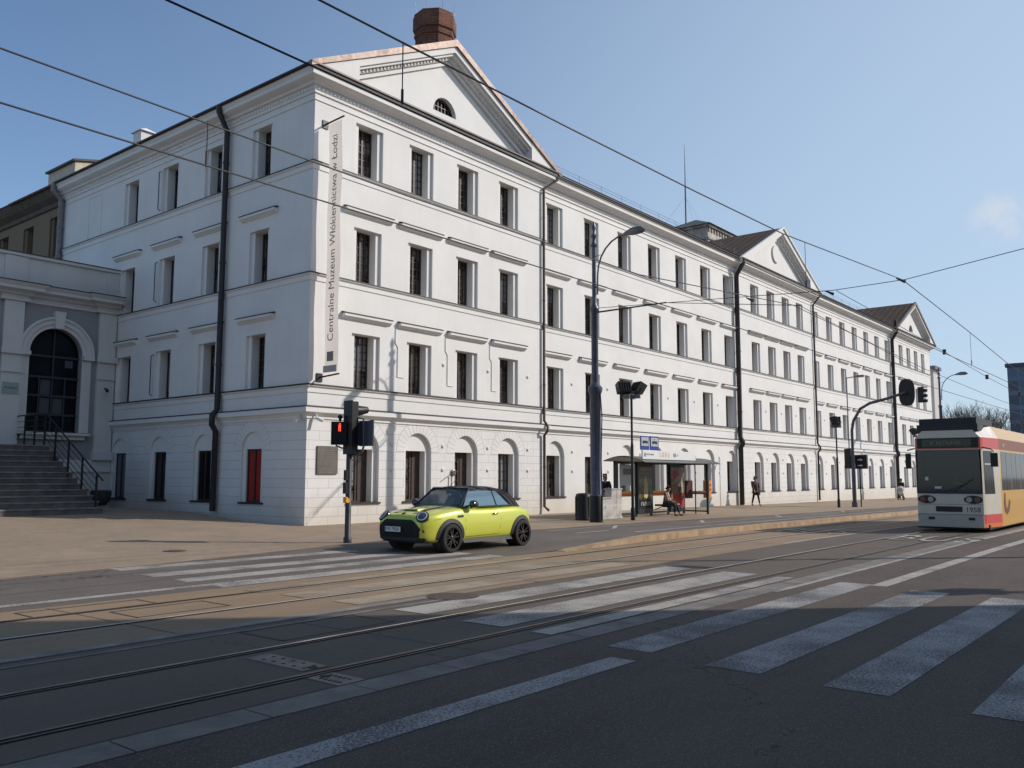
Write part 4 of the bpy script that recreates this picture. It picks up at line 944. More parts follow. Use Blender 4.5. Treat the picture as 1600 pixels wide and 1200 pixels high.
for z in (6.2, 6.5, 6.8): t_.tube([(0, -4.15, z), (0, -4.35, z-.02)], .09, 8)
t_.build('signal_head', M_BLACK, TM)
t_ = MB(); t_.box(-.1, .12, 2.3, .2, .48, 3.5); t_.build('side_signal', M_BLACK, TM)
t_ = MB(); t_.tube([(.3, .3, 2.4), (.3, .3, 7.9)], .035, 8); t_.tube([(.3, .3, 7.85), (.3, -.6, 7.95)], .03, 6); t_.box(.2, -.75, 7.85, .4, -.3, 7.98); t_.build('camera_pole', M_GREYM, TM)
M_WSYM = mat('white_symbol', (.7, .7, .7), .5)
AS = empty('arrow_signal', (37.03, -5.97, -0.21), 0, 'low black signal box with two white arrows on a thin post', 'traffic light')
t_ = MB(); t_.tube([(0, 0, 0), (0, 0, 2.3)], .04, 8); t_.build('post', M_BLACK, AS)
t_ = MB(); t_.box(-.1, -.45, 2.3, .15, .28, 3.15); t_.build('housing', M_BLACK, AS)
for z in (2.85, 2.5): t_ = MB(); t_.prism([(-.05, z-.03), (-.22, z-.03), (-.22, z-.08), (-.36, z), (-.22, z+.08), (-.22, z+.03), (-.05, z+.03)][::-1], -.115, -.105, lambda p, q, t: (t, p+.13, q)); t_.build('arrow', M_WSYM, AS)

# ------------------------------------------------------------------ overhead wires
def wire(pts, label, r=.013, sag=0.0, extra=None):
    t_ = MB(); P = []
    for a, b in zip(pts, pts[1:]):
        n_ = 8
        for i in range(n_):
            t = i/n_; P.append((a[0]+(b[0]-a[0])*t, a[1]+(b[1]-a[1])*t, a[2]+(b[2]-a[2])*t-sag*4*t*(1-t)))
    P.append(pts[-1]); t_.tube(P, r, 6)
    if extra: extra(t_)
    return tag(t_.build('overhead_wire', M_WIRE), label, 'wire', 'overhead tram wires and their supports')
def hang(y, top, bot, xs_):
    def f(t_):
        for x in xs_: t_.tube([(x, y, top(x)), (x, y, bot(x))], .007, 5); t_.tube([(x, y, bot(x)+.18), (x, y, bot(x)+.02)], .016, 6)
    return f
c1 = lambda x: 5.72; Y1 = -16.35; Y2 = -13.25
MS1 = [(-40, 6.15), (-12.6, 6.42), (-8.05, 6.48), (-4.38, 6.55), (-.5, 6.66), (8.41, 7.27), (17.05, 6.84), (24.4, 6.4), (45, 5.9), (80, 5.75)]
ms1 = lambda x: lerp_tab(x, MS1)
wire([(-40, Y1, 5.75), (21, Y1, 5.62), (40, Y1, 5.5), (90, Y1+.3, 5.4)], 'taut contact wire over the near track, lower of the near pair', .012, extra=hang(Y1, ms1, lambda x: 5.71 if x < 10 else 5.64, (-11.43, .75, 17.0)))
wire([(a, Y1, b) for a, b in MS1], 'sagging carrier wire over the near track, upper of the near pair', .013)
wire([(-40, Y2, 5.55), (80, Y2, 5.7)], 'contact wire over the far track, lower of the far pair', .012, extra=lambda t_: [t_.tube([(-11.93, Y2, 6.18), (-11.93, Y2, 5.57)], .007, 5), t_.tube([(-11.93, Y2, 5.78), (-11.93, Y2, 5.57)], .018, 6)])
wire([(-40, Y2, 6.2), (-14.4, Y2, 6.18), (-8.4, Y2, 6.1), (-1.1, Y2, 6.13), (8, Y2, 6.85), (23, Y2, 6.35), (40, Y2, 6.1), (80, Y2, 6.0)], 'carrier wire over the far track, upper of the far pair', .012)
wire([(9.19, -5.32, 7.9), (8.7, -11.6, 7.45), (8.9, -14.2, 7.33), (8.9, -16.3, 7.37), (9.0, -20, 7.9), (9.75, -25.8, 9.6)], 'span wire crossing the street from the nearest mast', .011, extra=lambda t_: [t_.tube([(8.9, y, z-.12), (8.9, y+.25, z+.02)], [.05, .015], 6) for (y, z) in ((-11.6, 7.45), (-14.2, 7.33), (-16.3, 7.42))])
wire([(9.19, -5.32, 7.72), (8.6, -8.6, 7.6), (8.7, -13.2, 6.95), (23, Y2, 6.2)], 'lower bracket cable running from the nearest mast out over the track', .011, extra=lambda t_: t_.tube([(9.19, -5.32, 7.75), (8.9, -8.4, 7.68)], .025, 8))
wire([(8.9, -14.3, 7.3), (14, -14.6, 6.95), (20, -14.8, 6.6), (27, -15, 6.2), (34, -15.2, 5.9), (60, -15.4, 5.6)], 'feeder cable with black insulators receding above the tram', .011, extra=lambda t_: [t_.tube([(x, y, z-.1), (x, y, z+.1)], .07, 8) for (x, y, z) in ((14, -14.6, 6.95), (20, -14.8, 6.6), (27, -15, 6.2), (34, -15.2, 5.9))])

# ------------------------------------------------------------------ street furniture
BN = empty('litter_bin', (9.85, -4.17, -0.06), 0, 'tall black litter bin standing left of the nearest mast', 'bin')
t_ = MB(); t_.lathe([(.30, 0), (.33, .02), (.33, .08), (.31, .12), (.30, .95), (.27, 1.0), (.2, 1.03), (.02, 1.04)], 14); t_.build('body', M_BLACK, BN, smooth=True)
t_ = MB()
for k in range(14): a = 2*pi*k/14; t_.box(.305*cos(a)-.012, .305*sin(a)-.012, .12, .305*cos(a)+.012, .305*sin(a)+.012, .9)
t_.build('slat', M_BLACK, BN)
M_CAB = mat('cabinet_grey', (.45, .44, .42), .7, var=.35, vs=3)
for i, (x, y, w_, h_, lab) in enumerate(((10.61, -4.41, .62, .80, 'low pale utility cabinet right behind the nearest mast'), (11.50, -4.38, .5, 1.14, 'taller grey utility cabinet with stickers beside the shelter'))):
    cb = empty('utility_cabinet', (x, y, -.055), 0, lab, 'utility cabinet', 'pale street utility cabinets')
    t_ = MB(); t_.box(0, 0, 0, w_+.3, .35, .08); t_.box(.02, .02, .08, w_+.28, .33, h_); t_.build('body', M_CAB, cb)
    t_ = MB(); t_.box(0, -.01, h_, w_+.3, .36, h_+.05); t_.build('lid', M_CAB, cb)
    t_ = MB(); t_.box(.04, .012, .12, (w_+.3)/2-.01, .02, h_-.04); t_.box((w_+.3)/2+.01, .012, .12, w_+.26, .02, h_-.04); t_.box((w_+.3)/2-.06, .0, h_*.5, (w_+.3)/2-.03, .012, h_*.5+.12); t_.build('door', M_CAB, cb)
    if i: t_ = MB(); t_.box(-.002, .05, .35, .018, .25, .8); t_.build('sticker', mat('poster_scrap', (.35, .33, .32), .8, var=.6, vs=14), cb)
# shelter
M_SHF = mat('shelter_green_black', (.018, .03, .028), .45, .2)
def clear_glass(name, tint, a):
    m = bpy.data.materials.new(name); m.use_nodes = True; n = m.node_tree; p = n.nodes['Principled BSDF']
    p.inputs['Base Color'].default_value = (*tint, 1); p.inputs['Roughness'].default_value = .04; p.inputs['Alpha'].default_value = a; return m
M_SG = clear_glass('shelter_glass', (.5, .6, .6), .22)
SH = empty('tram_shelter', (12.5, -3.9, -.07), 0, 'glass tram stop shelter with curved dark roof and advertisement cases', 'bus stop shelter')
t_ = MB()
for x in (0.05, 1.65, 2.9, 4.4, 5.85): t_.box(x-.04, -.04, 0, x+.04, .04, 2.3)
t_.box(5.81, -1.24, 0, 5.89, -1.16, 2.3); t_.box(5.83, -.62, 0, 5.87, -.58, 2.3); t_.box(.0, -.1, .0, .12, .06, 2.3)
t_.box(0, -.03, .1, 5.9, .03, .17); t_.box(0, -.04, 2.2, 5.9, .04, 2.3); t_.box(5.82, -1.2, .1, 5.88, 0, .16); t_.box(5.82, -1.2, 2.2, 5.88, 0, 2.28)
t_.build('frame', M_SHF, SH)
t_ = MB(); N = 8
for k in range(N):
    a, b = k/N, (k+1)/N; ya, yb = .35-1.95*a, .35-1.95*b; za, zb = 2.28+.30*sin(pi*(.12+.83*a))-.1, 2.28+.30*sin(pi*(.12+.83*b))-.1
    t_.add([(-.3, ya, za), (6.4, ya, za), (6.4, yb, zb), (-.3, yb, zb), (-.3, ya, za+.03), (6.4, ya, za+.03), (6.4, yb, zb+.03), (-.3, yb, zb+.03)], [(0, 1, 2, 3), (4, 5, 6, 7), (0, 1, 5, 4), (1, 2, 6, 5), (2, 3, 7, 6), (3, 0, 4, 7)])
t_.build('roof', mat('smoked_roof', (.05, .055, .05), .3), SH, smooth=False)
for (a, b) in ((.12, 1.6), (2.95, 4.36)): t_ = MB(); t_.quad((a, .0, .2), (b, .0, .2), (b, .0, 2.2), (a, .0, 2.2)); t_.build('glass_panel', M_SG, SH, fix=False)
t_ = MB(); t_.quad((5.85, -1.16, .18), (5.85, -.04, .18), (5.85, -.04, 2.2), (5.85, -1.16, 2.2)); t_.build('glass_panel', M_SG, SH, fix=False)
M_STR = [mat('stripe_yellow', (.75, .5, .04), .6), mat('stripe_orange', (.65, .13, .03), .6), mat('stripe_pink', (.6, .06, .16), .6), mat('stripe_cream', (.75, .7, .55), .6)]
t_ = MB()
for (a, b) in ((.12, 1.6), (2.95, 4.36)): t_.box(a, -.012, .98, b, -.008, 1.06, 0); t_.box(a, -.012, .86, b, -.008, .98, 1)
t_.box(5.838, -1.16, .96, 5.842, -.04, 1.03, 3); t_.box(5.838, -1.16, .88, 5.842, -.04, .96, 2); t_.build('coloured_stripe', M_STR, SH)
def poster(name, x0, x1, c1, c2, vs, extra):
    t_ = MB(); t_.box(x0, -.10, .12, x1, .06, 2.2); o = t_.build('advert_case', M_SHF, SH)
    m, g = base(name, .35, .5); X, Y, Z = g.sep(); g.link(g.mix(g.rng(g.noise(vs, 4, .7), .4, .62), c1, c2), g.p.inputs['Base Color'])
    t_ = MB(); t_.box(x0+.08, -.106, .28, x1-.08, -.101, 2.08); q = t_.build('poster', m, o); extra(q); return o
M_PL = mat('poster_pale', (.5, .46, .36), .6); M_PR = mat('poster_red', (.45, .04, .03), .6)
def ex1(q):
    t_ = MB(); t_.lathe([(.02, 0), (.16, .05), (.2, .3), (.15, .5), (.19, .62), (.1, .75), (.06, .95)], 12, (2.3, -.10, .75)); t_.v = [(x, -.10-.008*(1 if y < -.1 else 0), z) for x, y, z in t_.v]; t_.build('bottle_picture', mat('poster_gold', (.55, .45, .2), .6, var=.5, vs=9), q)
    t_ = MB()
    for (x, z, w_) in ((1.8, 1.86, .85), (1.8, 1.72, .8), (1.8, 1.64, .95)): t_.box(x, -.112, z, x+w_, -.108, z+.025)
    t_.box(1.74, -.111, .3, 2.82, -.107, .72); t_.build('caption_band', M_BLACK, q)
    t_ = MB(); random.seed(5)
    for k in range(6): x = 1.9+.14*k; t_.box(x, -.116, .45, x+.03, -.112, .6); t_.box(x, -.116, .45 if k % 2 else .57, x+.09, -.112, .48 if k % 2 else .6)
    t_.build('caption_letters', mat('poster_white', (.75, .75, .75), .6), q)
def ex2(q):
    t_ = MB(); F = lambda p, z, t: (p, t, z)
    t_.prism([(5.3, .95), (5.62, .95), (5.6, 1.3), (5.5, 1.65), (5.42, 1.35)], -.112, -.107, F); t_.build('pale_shape', M_PL, q)
    t_ = MB(); t_.prism([(4.75, .30), (5.68, .30), (5.68, .95), (5.2, .85), (4.75, .95)], -.115, -.108, F); t_.prism([(4.75, 1.5), (5.2, 1.75), (5.1, 1.95), (4.75, 1.9)], -.115, -.108, F); t_.build('red_shape', M_PR, q)
poster('advert_dark', 1.65, 2.9, (.03, .035, .02), (.16, .13, .05), 2.5, ex1)
poster('advert_red', 4.45, 5.8, (.10, .03, .02), (.32, .22, .15), 2.8, ex2)
t_ = MB(); t_.box(.35, -.025, 1.3, 1.45, -.012, 2.15); tb = t_.build('timetable_board', mat('timetable', (.42, .47, .5), .3), SH)
t_ = MB(); 
for k in range(4): t_.box(.62+.16*k, -.03, 1.75, .74+.16*k, -.026, 2.0)
t_.build('timetable_sheet', mat('sheet_grey', (.2, .2, .2), .7, var=.5, vs=20), tb)
t_ = MB(); t_.box(2.95, -.55, .44, 4.45, -.15, .49); t_.build('bench_seat', mat('bench_wood', (.42, .27, .13), .6, var=.2), SH)
t_ = MB()
for x in (3.15, 4.25): t_.tube([(x, -.04, .25), (x, -.5, .42)], .02, 6); t_.box(x-.02, -.5, .40, x+.02, -.05, .44)
t_.build('bench_bracket', M_BLACK, SH)
t_ = MB(); t_.box(5.0, -1.42, .85, 5.25, -1.3, 1.55) if False else t_.box(5.93, -1.25, .72, 6.13, -.95, 1.5); tmo = t_.build('ticket_machine', mat('machine_orange', (.75, .25, .03), .5), SH)
t_ = MB(); t_.lathe([(.05, -1.27), (.05, -1.25)], 10, (6.03, 0, 1.3), 'y'); t_.lathe([(.05, -1.27), (.05, -1.25)], 10, (6.03, 0, 1.1), 'y'); t_.build('machine_dot', mat('machine_red', (.5, .03, .02), .5), tmo)
t_ = MB(); t_.box(5.2, -.5, .7, 5.78, -.42, 1.5); t_.build('notice_board', mat('maroon_board', (.08, .02, .02), .6), SH)
SN = empty('stop_name_board', (0, 0, 0), 0, 'long white stop name board along the shelter roof edge', 'sign')
t_ = MB(); t_.box(12.45, -5.26, 2.30, 16.95, -5.2, 2.66); t_.build('board', mat('sign_white', (.74, .74, .74), .4), SN)
M_ORG = mat('sign_orange', (.7, .45, .3), .5); M_GRT = mat('sign_grey_text', (.25, .27, .3), .6)
text('5 8 8 6', .30, M_ORG, 'line_numbers', SN, (14.2, -5.265, 2.49), (pi/2, 0, 0), .001)
text('Piotrkowska', .13, M_GRT, 'lettering', SN, (13.0, -5.265, 2.5), (pi/2, 0, 0), .001)
t_ = MB(); t_.box(12.55, -5.264, 2.40, 12.7, -5.26, 2.55); t_.box(14.95, -5.264, 2.42, 15.2, -5.26, 2.57); t_.box(15.3, -5.264, 2.46, 15.38, -5.26, 2.53); t_.build('pictogram', M_GRT, SN)
M_BLUE = mat('sign_blue', (.01, .03, .22), .4); M_SGR = mat('sign_panel_grey', (.42, .44, .46), .4)
for i, (x, lab) in enumerate(((12.4, 'blue stop sign with a bus pictogram, left of the pair above the shelter'), (13.16, 'blue stop sign with a tram pictogram, right of the pair above the shelter'))):
    sg_ = empty('stop_sign', (x, -5.2, 2.70), 0, lab, 'sign', 'pair of blue stop signs')
    t_ = MB(); t_.box(0, 0, -.03, .68, .03, .52+.06*i*.3); t_.build('plate', M_BLUE, sg_)
    t_ = MB(); t_.box(.06, -.005, .13, .62, 0, .48); t_.build('panel', M_SGR, sg_)
    t_ = MB(); t_.prism([(.14, .24), (.16, .34), (.54, .34), (.56, .24)], -.01, -.006, lambda p, q, t: (p, t, q))
    for c in (.22, .48): t_.lathe([(.03, -.010), (.03, -.006)], 8, (c, 0, .235), 'y')
    if i: t_.box(.30, -.01, .34, .31, -.006, .42); t_.box(.25, -.01, .41, .38, -.006, .425)
    t_.build('pictogram', M_BLACK, sg_)

# ------------------------------------------------------------------ people
M_SKIN = mat('skin', (.42, .25, .18), .6); M_HAIR = mat('dark_hair', (.02, .015, .012), .7)
def skinned(name, pts, edges, mt, parent=None, sub=2):
    me = bpy.data.meshes.new(name); me.from_pydata([p[:3] for p in pts], edges, []); me.materials.append(mt)
    o = bpy.data.objects.new(name, me); COL.objects.link(o)
    if parent: o.parent = parent
    o.modifiers.new('skin', 'SKIN').use_smooth_shade = True
    sv = me.skin_vertices
    lay = sv[0] if len(sv) else None
    if lay is None:
        bm = bmesh.new(); bm.from_mesh(me); bm.verts.layers.skin.verify(); bm.to_mesh(me); bm.free(); lay = me.skin_vertices[0]
    for i, p in enumerate(pts):
        r = p[3]; lay.data[i].radius = (r, r) if not hasattr(r, '__len__') else r; lay.data[i].use_root = (i == 0)
    s = o.modifiers.new('sub', 'SUBSURF'); s.levels = sub-1; s.render_levels = sub-1
    return o
def person(loc, rz, label, J, coat, trou, coat_len=.0, hair=M_HAIR, shoes=M_BLACK, group=None, coatr=1.0):
    """J: joints in body coordinates (x forward, y left). keys pel chs nek hed shL elL wrL shR .. hpL knL anL ..."""
    P = []; E = []; idx = {}
    def a(k, p, r, par=None):
        idx[k] = len(P); P.append((*p, r))
        if par: E.append((idx[par], idx[k]))
    V_ = lambda k: Vector(J[k])
    a('pel', J['pel'], .115); a('wst', V_('pel').lerp(V_('chs'), .5), .11, 'pel'); a('chs', J['chs'], .13, 'wst'); a('nek', J['nek'], .055, 'chs')
    h = V_('hed'); up = (h-V_('nek')).normalized(); a('jaw', h-up*.05, .068, 'nek'); a('hed', h+up*.03, .09, 'jaw'); a('top', h+up*.10, .062, 'hed')
    fw = Vector((1, 0, 0)); a('nose', h+fw*.098-up*.02, .014, 'jaw')
    for s in 'LR':
        y = 1 if s == 'L' else -1
        a('ear'+s, h+Vector((0, y*.088, 0)), .015, 'hed')
        a('sh'+s, J['sh'+s], .058, 'chs'); a('el'+s, J['el'+s], .043, 'sh'+s); a('wr'+s, J['wr'+s], .03, 'el'+s)
        d = (V_('wr'+s)-V_('el'+s)).normalized(); pm = V_('wr'+s)+d*.07; a('pm'+s, pm, (.036, .02), 'wr'+s)
        sd = d.cross(Vector((0, y, 0))).normalized() if abs(d.y) < .9 else Vector((1, 0, 0))
        for q in range(4):
            off = sd*(-.03+.02*q); a('f%d%s' % (q, s), pm+d*.05+off+fw*.005, .009, 'pm'+s); a('g%d%s' % (q, s), pm+d*(.085 if q in (1, 2) else .07)+off+fw*.02, .008, 'f%d%s' % (q, s))
        a('th'+s, V_('wr'+s)+d*.04+sd*.045, .010, 'wr'+s); a('ti'+s, V_('wr'+s)+d*.08+sd*.06, .009, 'th'+s)
        a('hp'+s, J['hp'+s], .09, 'pel'); a('kn'+s, J['kn'+s], .058, 'hp'+s); a('an'+s, J['an'+s], .038, 'kn'+s); f2 = Vector((.15, 0, -.04)) if 'to'+s not in J else V_('to'+s)-V_('an'+s); a('to'+s, V_('an'+s)+f2, .035, 'an'+s)
    o = skinned('person', P, E, M_SKIN); o.location = loc; o.rotation_euler = (0, 0, rz); tag(o, label, 'person', group)
    c = coatr; pel = V_('pel'); hem = pel+Vector((0, 0, -coat_len))
    pts = [(*(pel+Vector((0, 0, -.02))), (.155*c, .145*c)), (*V_('pel').lerp(V_('chs'), .5), .15*c), (*J['chs'], .16*c), (*(V_('nek')-Vector((0, 0, .035))), .07)]; ed = [(0, 1), (1, 2), (2, 3)]
    if coat_len: pts.append((*hem, (.19*c, .17*c))); ed.append((0, 4))
    for s in 'LR': b = len(pts); pts += [(*J['sh'+s], .078*c), (*J['el'+s], .062*c), (*V_('el'+s).lerp(V_('wr'+s), .92), .045*c)]; ed += [(2, b), (b, b+1), (b+1, b+2)]
    skinned('jacket', pts, ed, coat, o)
    pts = [(*J['pel'], .125)]; ed = []
    for s in 'LR': b = len(pts); pts += [(*J['hp'+s], .10), (*J['kn'+s], .072), (*V_('kn'+s).lerp(V_('an'+s), .9), .052)]; ed += [(0, b), (b, b+1), (b+1, b+2)]
    skinned('trousers', pts, ed, trou, o)
    for s in 'LR':
        A = V_('an'+s); f2 = (Vector((.15, 0, -.04)) if 'to'+s not in J else V_('to'+s)-A)
        skinned('shoe', [(*(A+Vector((-.03, 0, -.035))), .045), (*(A+f2*.6+Vector((0, 0, -.01))), (.045, .035)), (*(A+f2*1.15), (.035, .025))], [(0, 1), (1, 2)], shoes, o)
    skinned('hair', [(*(h+up*.03-fw*.03), .094), (*(h+up*.06-fw*.02), .05), (*(h-fw*.055-up*.05), .05)], [(0, 1), (0, 2)], hair, o)
    return o
def stand(sw=.16, arm=.12, H=1.0):
    J = dict(pel=(0, 0, .95), chs=(.0, 0, 1.32), nek=(.01, 0, 1.48), hed=(.03, 0, 1.62))
    for s, y in (('L', 1), ('R', -1)):
        J['sh'+s] = (0, .18*y, 1.41); J['el'+s] = (-arm*y*.4, .25*y, 1.13); J['wr'+s] = (-arm*y*1.0+.08, .24*y, .90)
        J['hp'+s] = (0, .09*y, .90); J['kn'+s] = (sw*y*.6+.03, .10*y, .50); J['an'+s] = (sw*y*1.3, .11*y, .08)
    return J
M_JK = mat('brown_jacket', (.06, .032, .024), .8, var=.3); M_BLK = mat('black_cloth', (.012, .011, .013), .85); M_PINK = mat('pink_cloth', (.45, .22, .2), .85); M_NAVY = mat('navy_cloth', (.02, .025, .045), .85)
def patch():
    m, g = base('patchwork_coat', .85); X, Y, Z = g.sep(); ck = g.node('ShaderNodeTexChecker'); ck.inputs['Scale'].default_value = 9; g.link(g.tc, ck.inputs[0])
    ck.inputs[1].default_value = (.16, .04, .03, 1); ck.inputs[2].default_value = (.55, .45, .36, 1); g.link(ck.outputs[0], g.p.inputs['Base Color']); return m
wk = person((32.9, -1.03, -.14), radians(-125), 'man in dark jacket and black trousers walking past the wall', stand(.2, .2), M_JK, M_BLK, .12, coatr=1.15)
# bag carried by the walking man
t_ = MB(); t_.box(-.08, -.16, 0, .08, .16, .3); t_.tube([(0, -.1, .3), (0, -.05, .45), (0, .05, .45), (0, .1, .3)], .01, 6); tag(t_.build('bag', M_BLK, loc=(33.22, -1.0, .48)), 'small black bag in the walking man\'s hand', 'bag')
J = stand(.05, 0)
J.update(elR=(.12, -.24, 1.15), wrR=(.30, -.12, 1.12), elL=(.12, .24, 1.15), wrL=(.30, .12, 1.14), hed=(.07, 0, 1.63))
J2 = dict(J); person((13.74, -2.63, -0.06), radians(-150), 'person in black top looking down behind the grey utility cabinets', J2, M_BLK, M_PINK, .0)
# seated person
J = dict(pel=(0, 0, .52), chs=(.05, 0, .88), nek=(.09, 0, 1.04), hed=(.14, 0, 1.17))
for s, y in (('L', 1), ('R', -1)):
    J['sh'+s] = (.04, .17*y, .97); J['el'+s] = (.12, .22*y, .72); J['wr'+s] = (.33, .12*y, .62); J['hp'+s] = (.02, .09*y, .50); J['kn'+s] = (.44, .11*y, .50); J['an'+s] = (.50+.08*y, .11*y, .09)
person((15.6, -4.5, -.08), radians(-75), 'person in patterned brown and cream coat sitting on the shelter bench', J, patch(), M_NAVY, .0, hair=mat('auburn_hair', (.10, .03, .02), .7))
# parent with pram
J = stand(.12, 0); J.update(elR=(.12, -.22, 1.12), wrR=(.36, -.15, 1.05), elL=(.12, .22, 1.12), wrL=(.36, .15, 1.05))
person((59.6, -2.2, -.3), radians(190), 'distant person in black pushing a pale pram by the far wall', J, M_BLK, M_BLK, .1)
PR = empty('pram', (58.9, -2.35, -.3), radians(190), 'pale grey pram pushed along the far pavement', 'pram')
t_ = MB(); t_.tube([(-.35, 0, .62), (0, 0, .58), (.35, 0, .66)], [.2, .26, .2], 12); t_.build('carrycot', mat('pram_grey', (.5, .5, .5), .8), PR, smooth=True)
t_ = MB(); t_.tube([(.05, 0, .75), (.2, 0, .92), (.38, 0, .85)], [.2, .26, .2], 12); t_.build('hood', mat('pram_hood', (.42, .42, .44), .8), PR, smooth=True)
t_ = MB(); t_.tube([(-.38, -.2, .15), (.35, -.2, .55)], .015, 6); t_.tube([(-.38, .2, .15), (.35, .2, .55)], .015, 6); t_.tube([(.38, -.2, .15), (-.3, -.2, .6), (-.62, -.2, 1.04), (-.62, .2, 1.04), (-.3, .2, .6), (.38, .2, .15)], .015, 6); t_.build('frame', M_BLACK, PR)
for (x, y) in ((-.38, -.22), (-.38, .22), (.38, -.22), (.38, .22)):
    t_ = MB(); t_.lathe([(.11, -.02), (.14, -.02), (.14, .02), (.11, .02)], 14, (x, y, .14), 'y'); t_.build('wheel', M_BLACK, PR)

# ------------------------------------------------------------------ tram
M_TW = mat('tram_white', (.58, .55, .47), .35, var=.06, coat=.2); M_TRD = mat('tram_red', (.62, .045, .035), .35, coat=.3); M_TOR = mat('tram_orange', (.72, .16, .03), .35, coat=.3)
M_TYE = mat('tram_yellow', (.60, .335, .055), .35, coat=.3); M_TBR = mat('tram_brown', (.13, .045, .03), .5); M_TDK = mat('tram_roof_box', (.02, .022, .03), .6, var=.2); M_TSK = mat('tram_skirt', (.42, .40, .36), .45)
M_TGL = glass_mat('tram_glass', (.010, .014, .024), None, .08, .22)
TR = empty('tram', (12.7, -16.35, -.13), 0, 'red, white and yellow tram numbered 1958 coming along the near track', 'tram')
def plan(x):                                         # half width along the tram
    return lerp_tab(x, [(0, .96), (.12, 1.0), (1.5, 1.2), (30, 1.2)])
HZ = lambda x: lerp_tab(x, [(0, 3.22), (1.5, 3.38), (30, 3.38)])
XT = [0, .12, .5, 1.0, 1.5, 9.0]
def tband(za, zb, m_front, m_cab, m_side, mb, fr=True):
    # front panel
    if fr: mb.quad((0, -.96, za), (0, .96, za), (0, .96, zb), (0, -.96, zb), m_front)
    for a, b in zip(XT, XT[1:]):
        m = m_side if a >= 1.5 else m_cab
        for s in (-1, 1): mb.quad((a, s*plan(a), za), (b, s*plan(b), za), (b, s*plan(b), zb), (a, s*plan(a), zb), m)
tb_ = MB()                                          # materials: 0 white 1 red 2 orange 3 yellow 4 skirt 5 brown
tb_ = MB(); tband(.15, .28, 4, 2, 3, tb_); tband(.28, .56, 4, 1, 3, tb_); tband(.56, 1.2, 0, 0, 3, tb_); tband(1.2, 2.6, 0, 0, 3, tb_, False); tband(2.6, 2.62, 0, 0, 3, tb_); tband(2.62, 2.98, 1, 1, 6, tb_)
for a, b in zip(XT, XT[1:]):
    m = 3 if a >= 1.5 else 0
    for s in (-1, 1):
        tb_.quad((a, s*plan(a), 2.98), (b, s*plan(b), 2.98), (b, s*(plan(b)-.22), HZ(b)), (a, s*(plan(a)-.22), HZ(a)), m)
    tb_.quad((a, -(plan(a)-.22), HZ(a)), (b, -(plan(b)-.22), HZ(b)), (b, plan(b)-.22, HZ(b)), (a, plan(a)-.22, HZ(a)), m)
    tb_.quad((a, -plan(a), .22), (b, -plan(b), .22), (b, plan(b), .22), (a, plan(a), .22), 4)
tb_.quad((0, -.96, 2.98), (0, .96, 2.98), (0, .74, HZ(0)), (0, -.74, HZ(0)), 0); tb_.quad((9, -1.2, .22), (9, 1.2, .22), (9, 1.2, 3.38), (9, -1.2, 3.38), 3)
tb_.build('body', [M_TW, M_TRD, M_TOR, M_TYE, M_TSK, M_TBR, mat('tram_russet', (.24, .075, .04), .4)], TR)
t_ = MB(); t_.box(-.05, -.955, .15, 0, .955, .54); t_.build('bumper', M_TSK, TR)
t_ = MB(); t_.box(-.056, -.95, .54, 0, .95, .555); t_.box(-.012, -.95, .86, 0, .95, .87); t_.build('panel_seam', M_GREYM, TR)
t_ = MB(); t_.add([(-.02, -.93, 1.20), (-.02, .93, 1.20), (-.012, .91, 2.60), (-.012, -.91, 2.60), (0.01, -.93, 1.20), (0.01, .93, 1.20), (0.01, .91, 2.60), (0.01, -.91, 2.60)], [(0, 1, 2, 3), (0, 1, 5, 4), (1, 2, 6, 5), (2, 3, 7, 6), (3, 0, 4, 7)]); ws = t_.build('windscreen', clear_glass('tram_screen', (.03, .045, .075), .72), TR)
t_ = MB(); t_.box(.02, -.9, .9, .45, .9, 1.22); t_.box(1.75, -1.1, .5, 1.8, 1.1, 3.0); t_.box(.1, -1.0, .5, 1.7, 1.0, .55); t_.build('cab_interior', mat('cab_dark', (.06, .065, .07), .8), TR)
t_ = MB(); t_.box(1.15, -.25, .6, 1.3, .25, 1.75); t_.box(.8, -.25, .95, 1.2, .25, 1.08); t_.build('driver_seat', mat('cab_seat', (.03, .03, .05), .8), TR)
td = skinned('person', [(1.05, 0, 1.1, .15), (1.03, 0, 1.4, .16), (1.0, 0, 1.58, .06), (.98, 0, 1.68, .085), (.98, 0, 1.76, .06), (.89, 0, 1.67, .014), (.98, .2, 1.45, .06), (.8, .24, 1.25, .045), (.6, .15, 1.28, .035), (.98, -.2, 1.45, .06), (.8, -.24, 1.25, .045), (.6, -.15, 1.28, .035)], [(0, 1), (1, 2), (2, 3), (3, 4), (3, 5), (1, 6), (6, 7), (7, 8), (1, 9), (9, 10), (10, 11)], M_SKIN)
td.location = TR.location; tag(td, 'driver sitting in the cab behind the tram windscreen', 'person')
skinned('shirt', [(1.05, 0, 1.1, .17), (1.03, 0, 1.4, .18), (1.0, 0, 1.5, .08), (.98, .2, 1.45, .075), (.8, .24, 1.25, .06), (.98, -.2, 1.45, .075), (.8, -.24, 1.25, .06)], [(0, 1), (1, 2), (1, 3), (3, 4), (1, 5), (5, 6)], mat('blue_shirt', (.16, .2, .28), .8), td)
skinned('hair', [(1.0, 0, 1.74, .086), (1.0, 0, 1.78, .06)], [(0, 1)], M_HAIR, td)
t_ = MB(); t_.tube([(-.035, -.1, 1.24), (-.04, -.72, 1.68)], .012, 6); t_.tube([(-.035, .15, 1.24), (-.04, -.5, 1.52)], .010, 6); t_.build('wiper', M_BLACK, ws)
t_ = MB(); t_.box(-.028, .60, 1.62, -.021, .70, 1.74); t_.box(-.028, .22, 1.36, -.021, .42, 1.43); t_.build('sticker', mat('sticker_white', (.6, .6, .6), .5), ws)
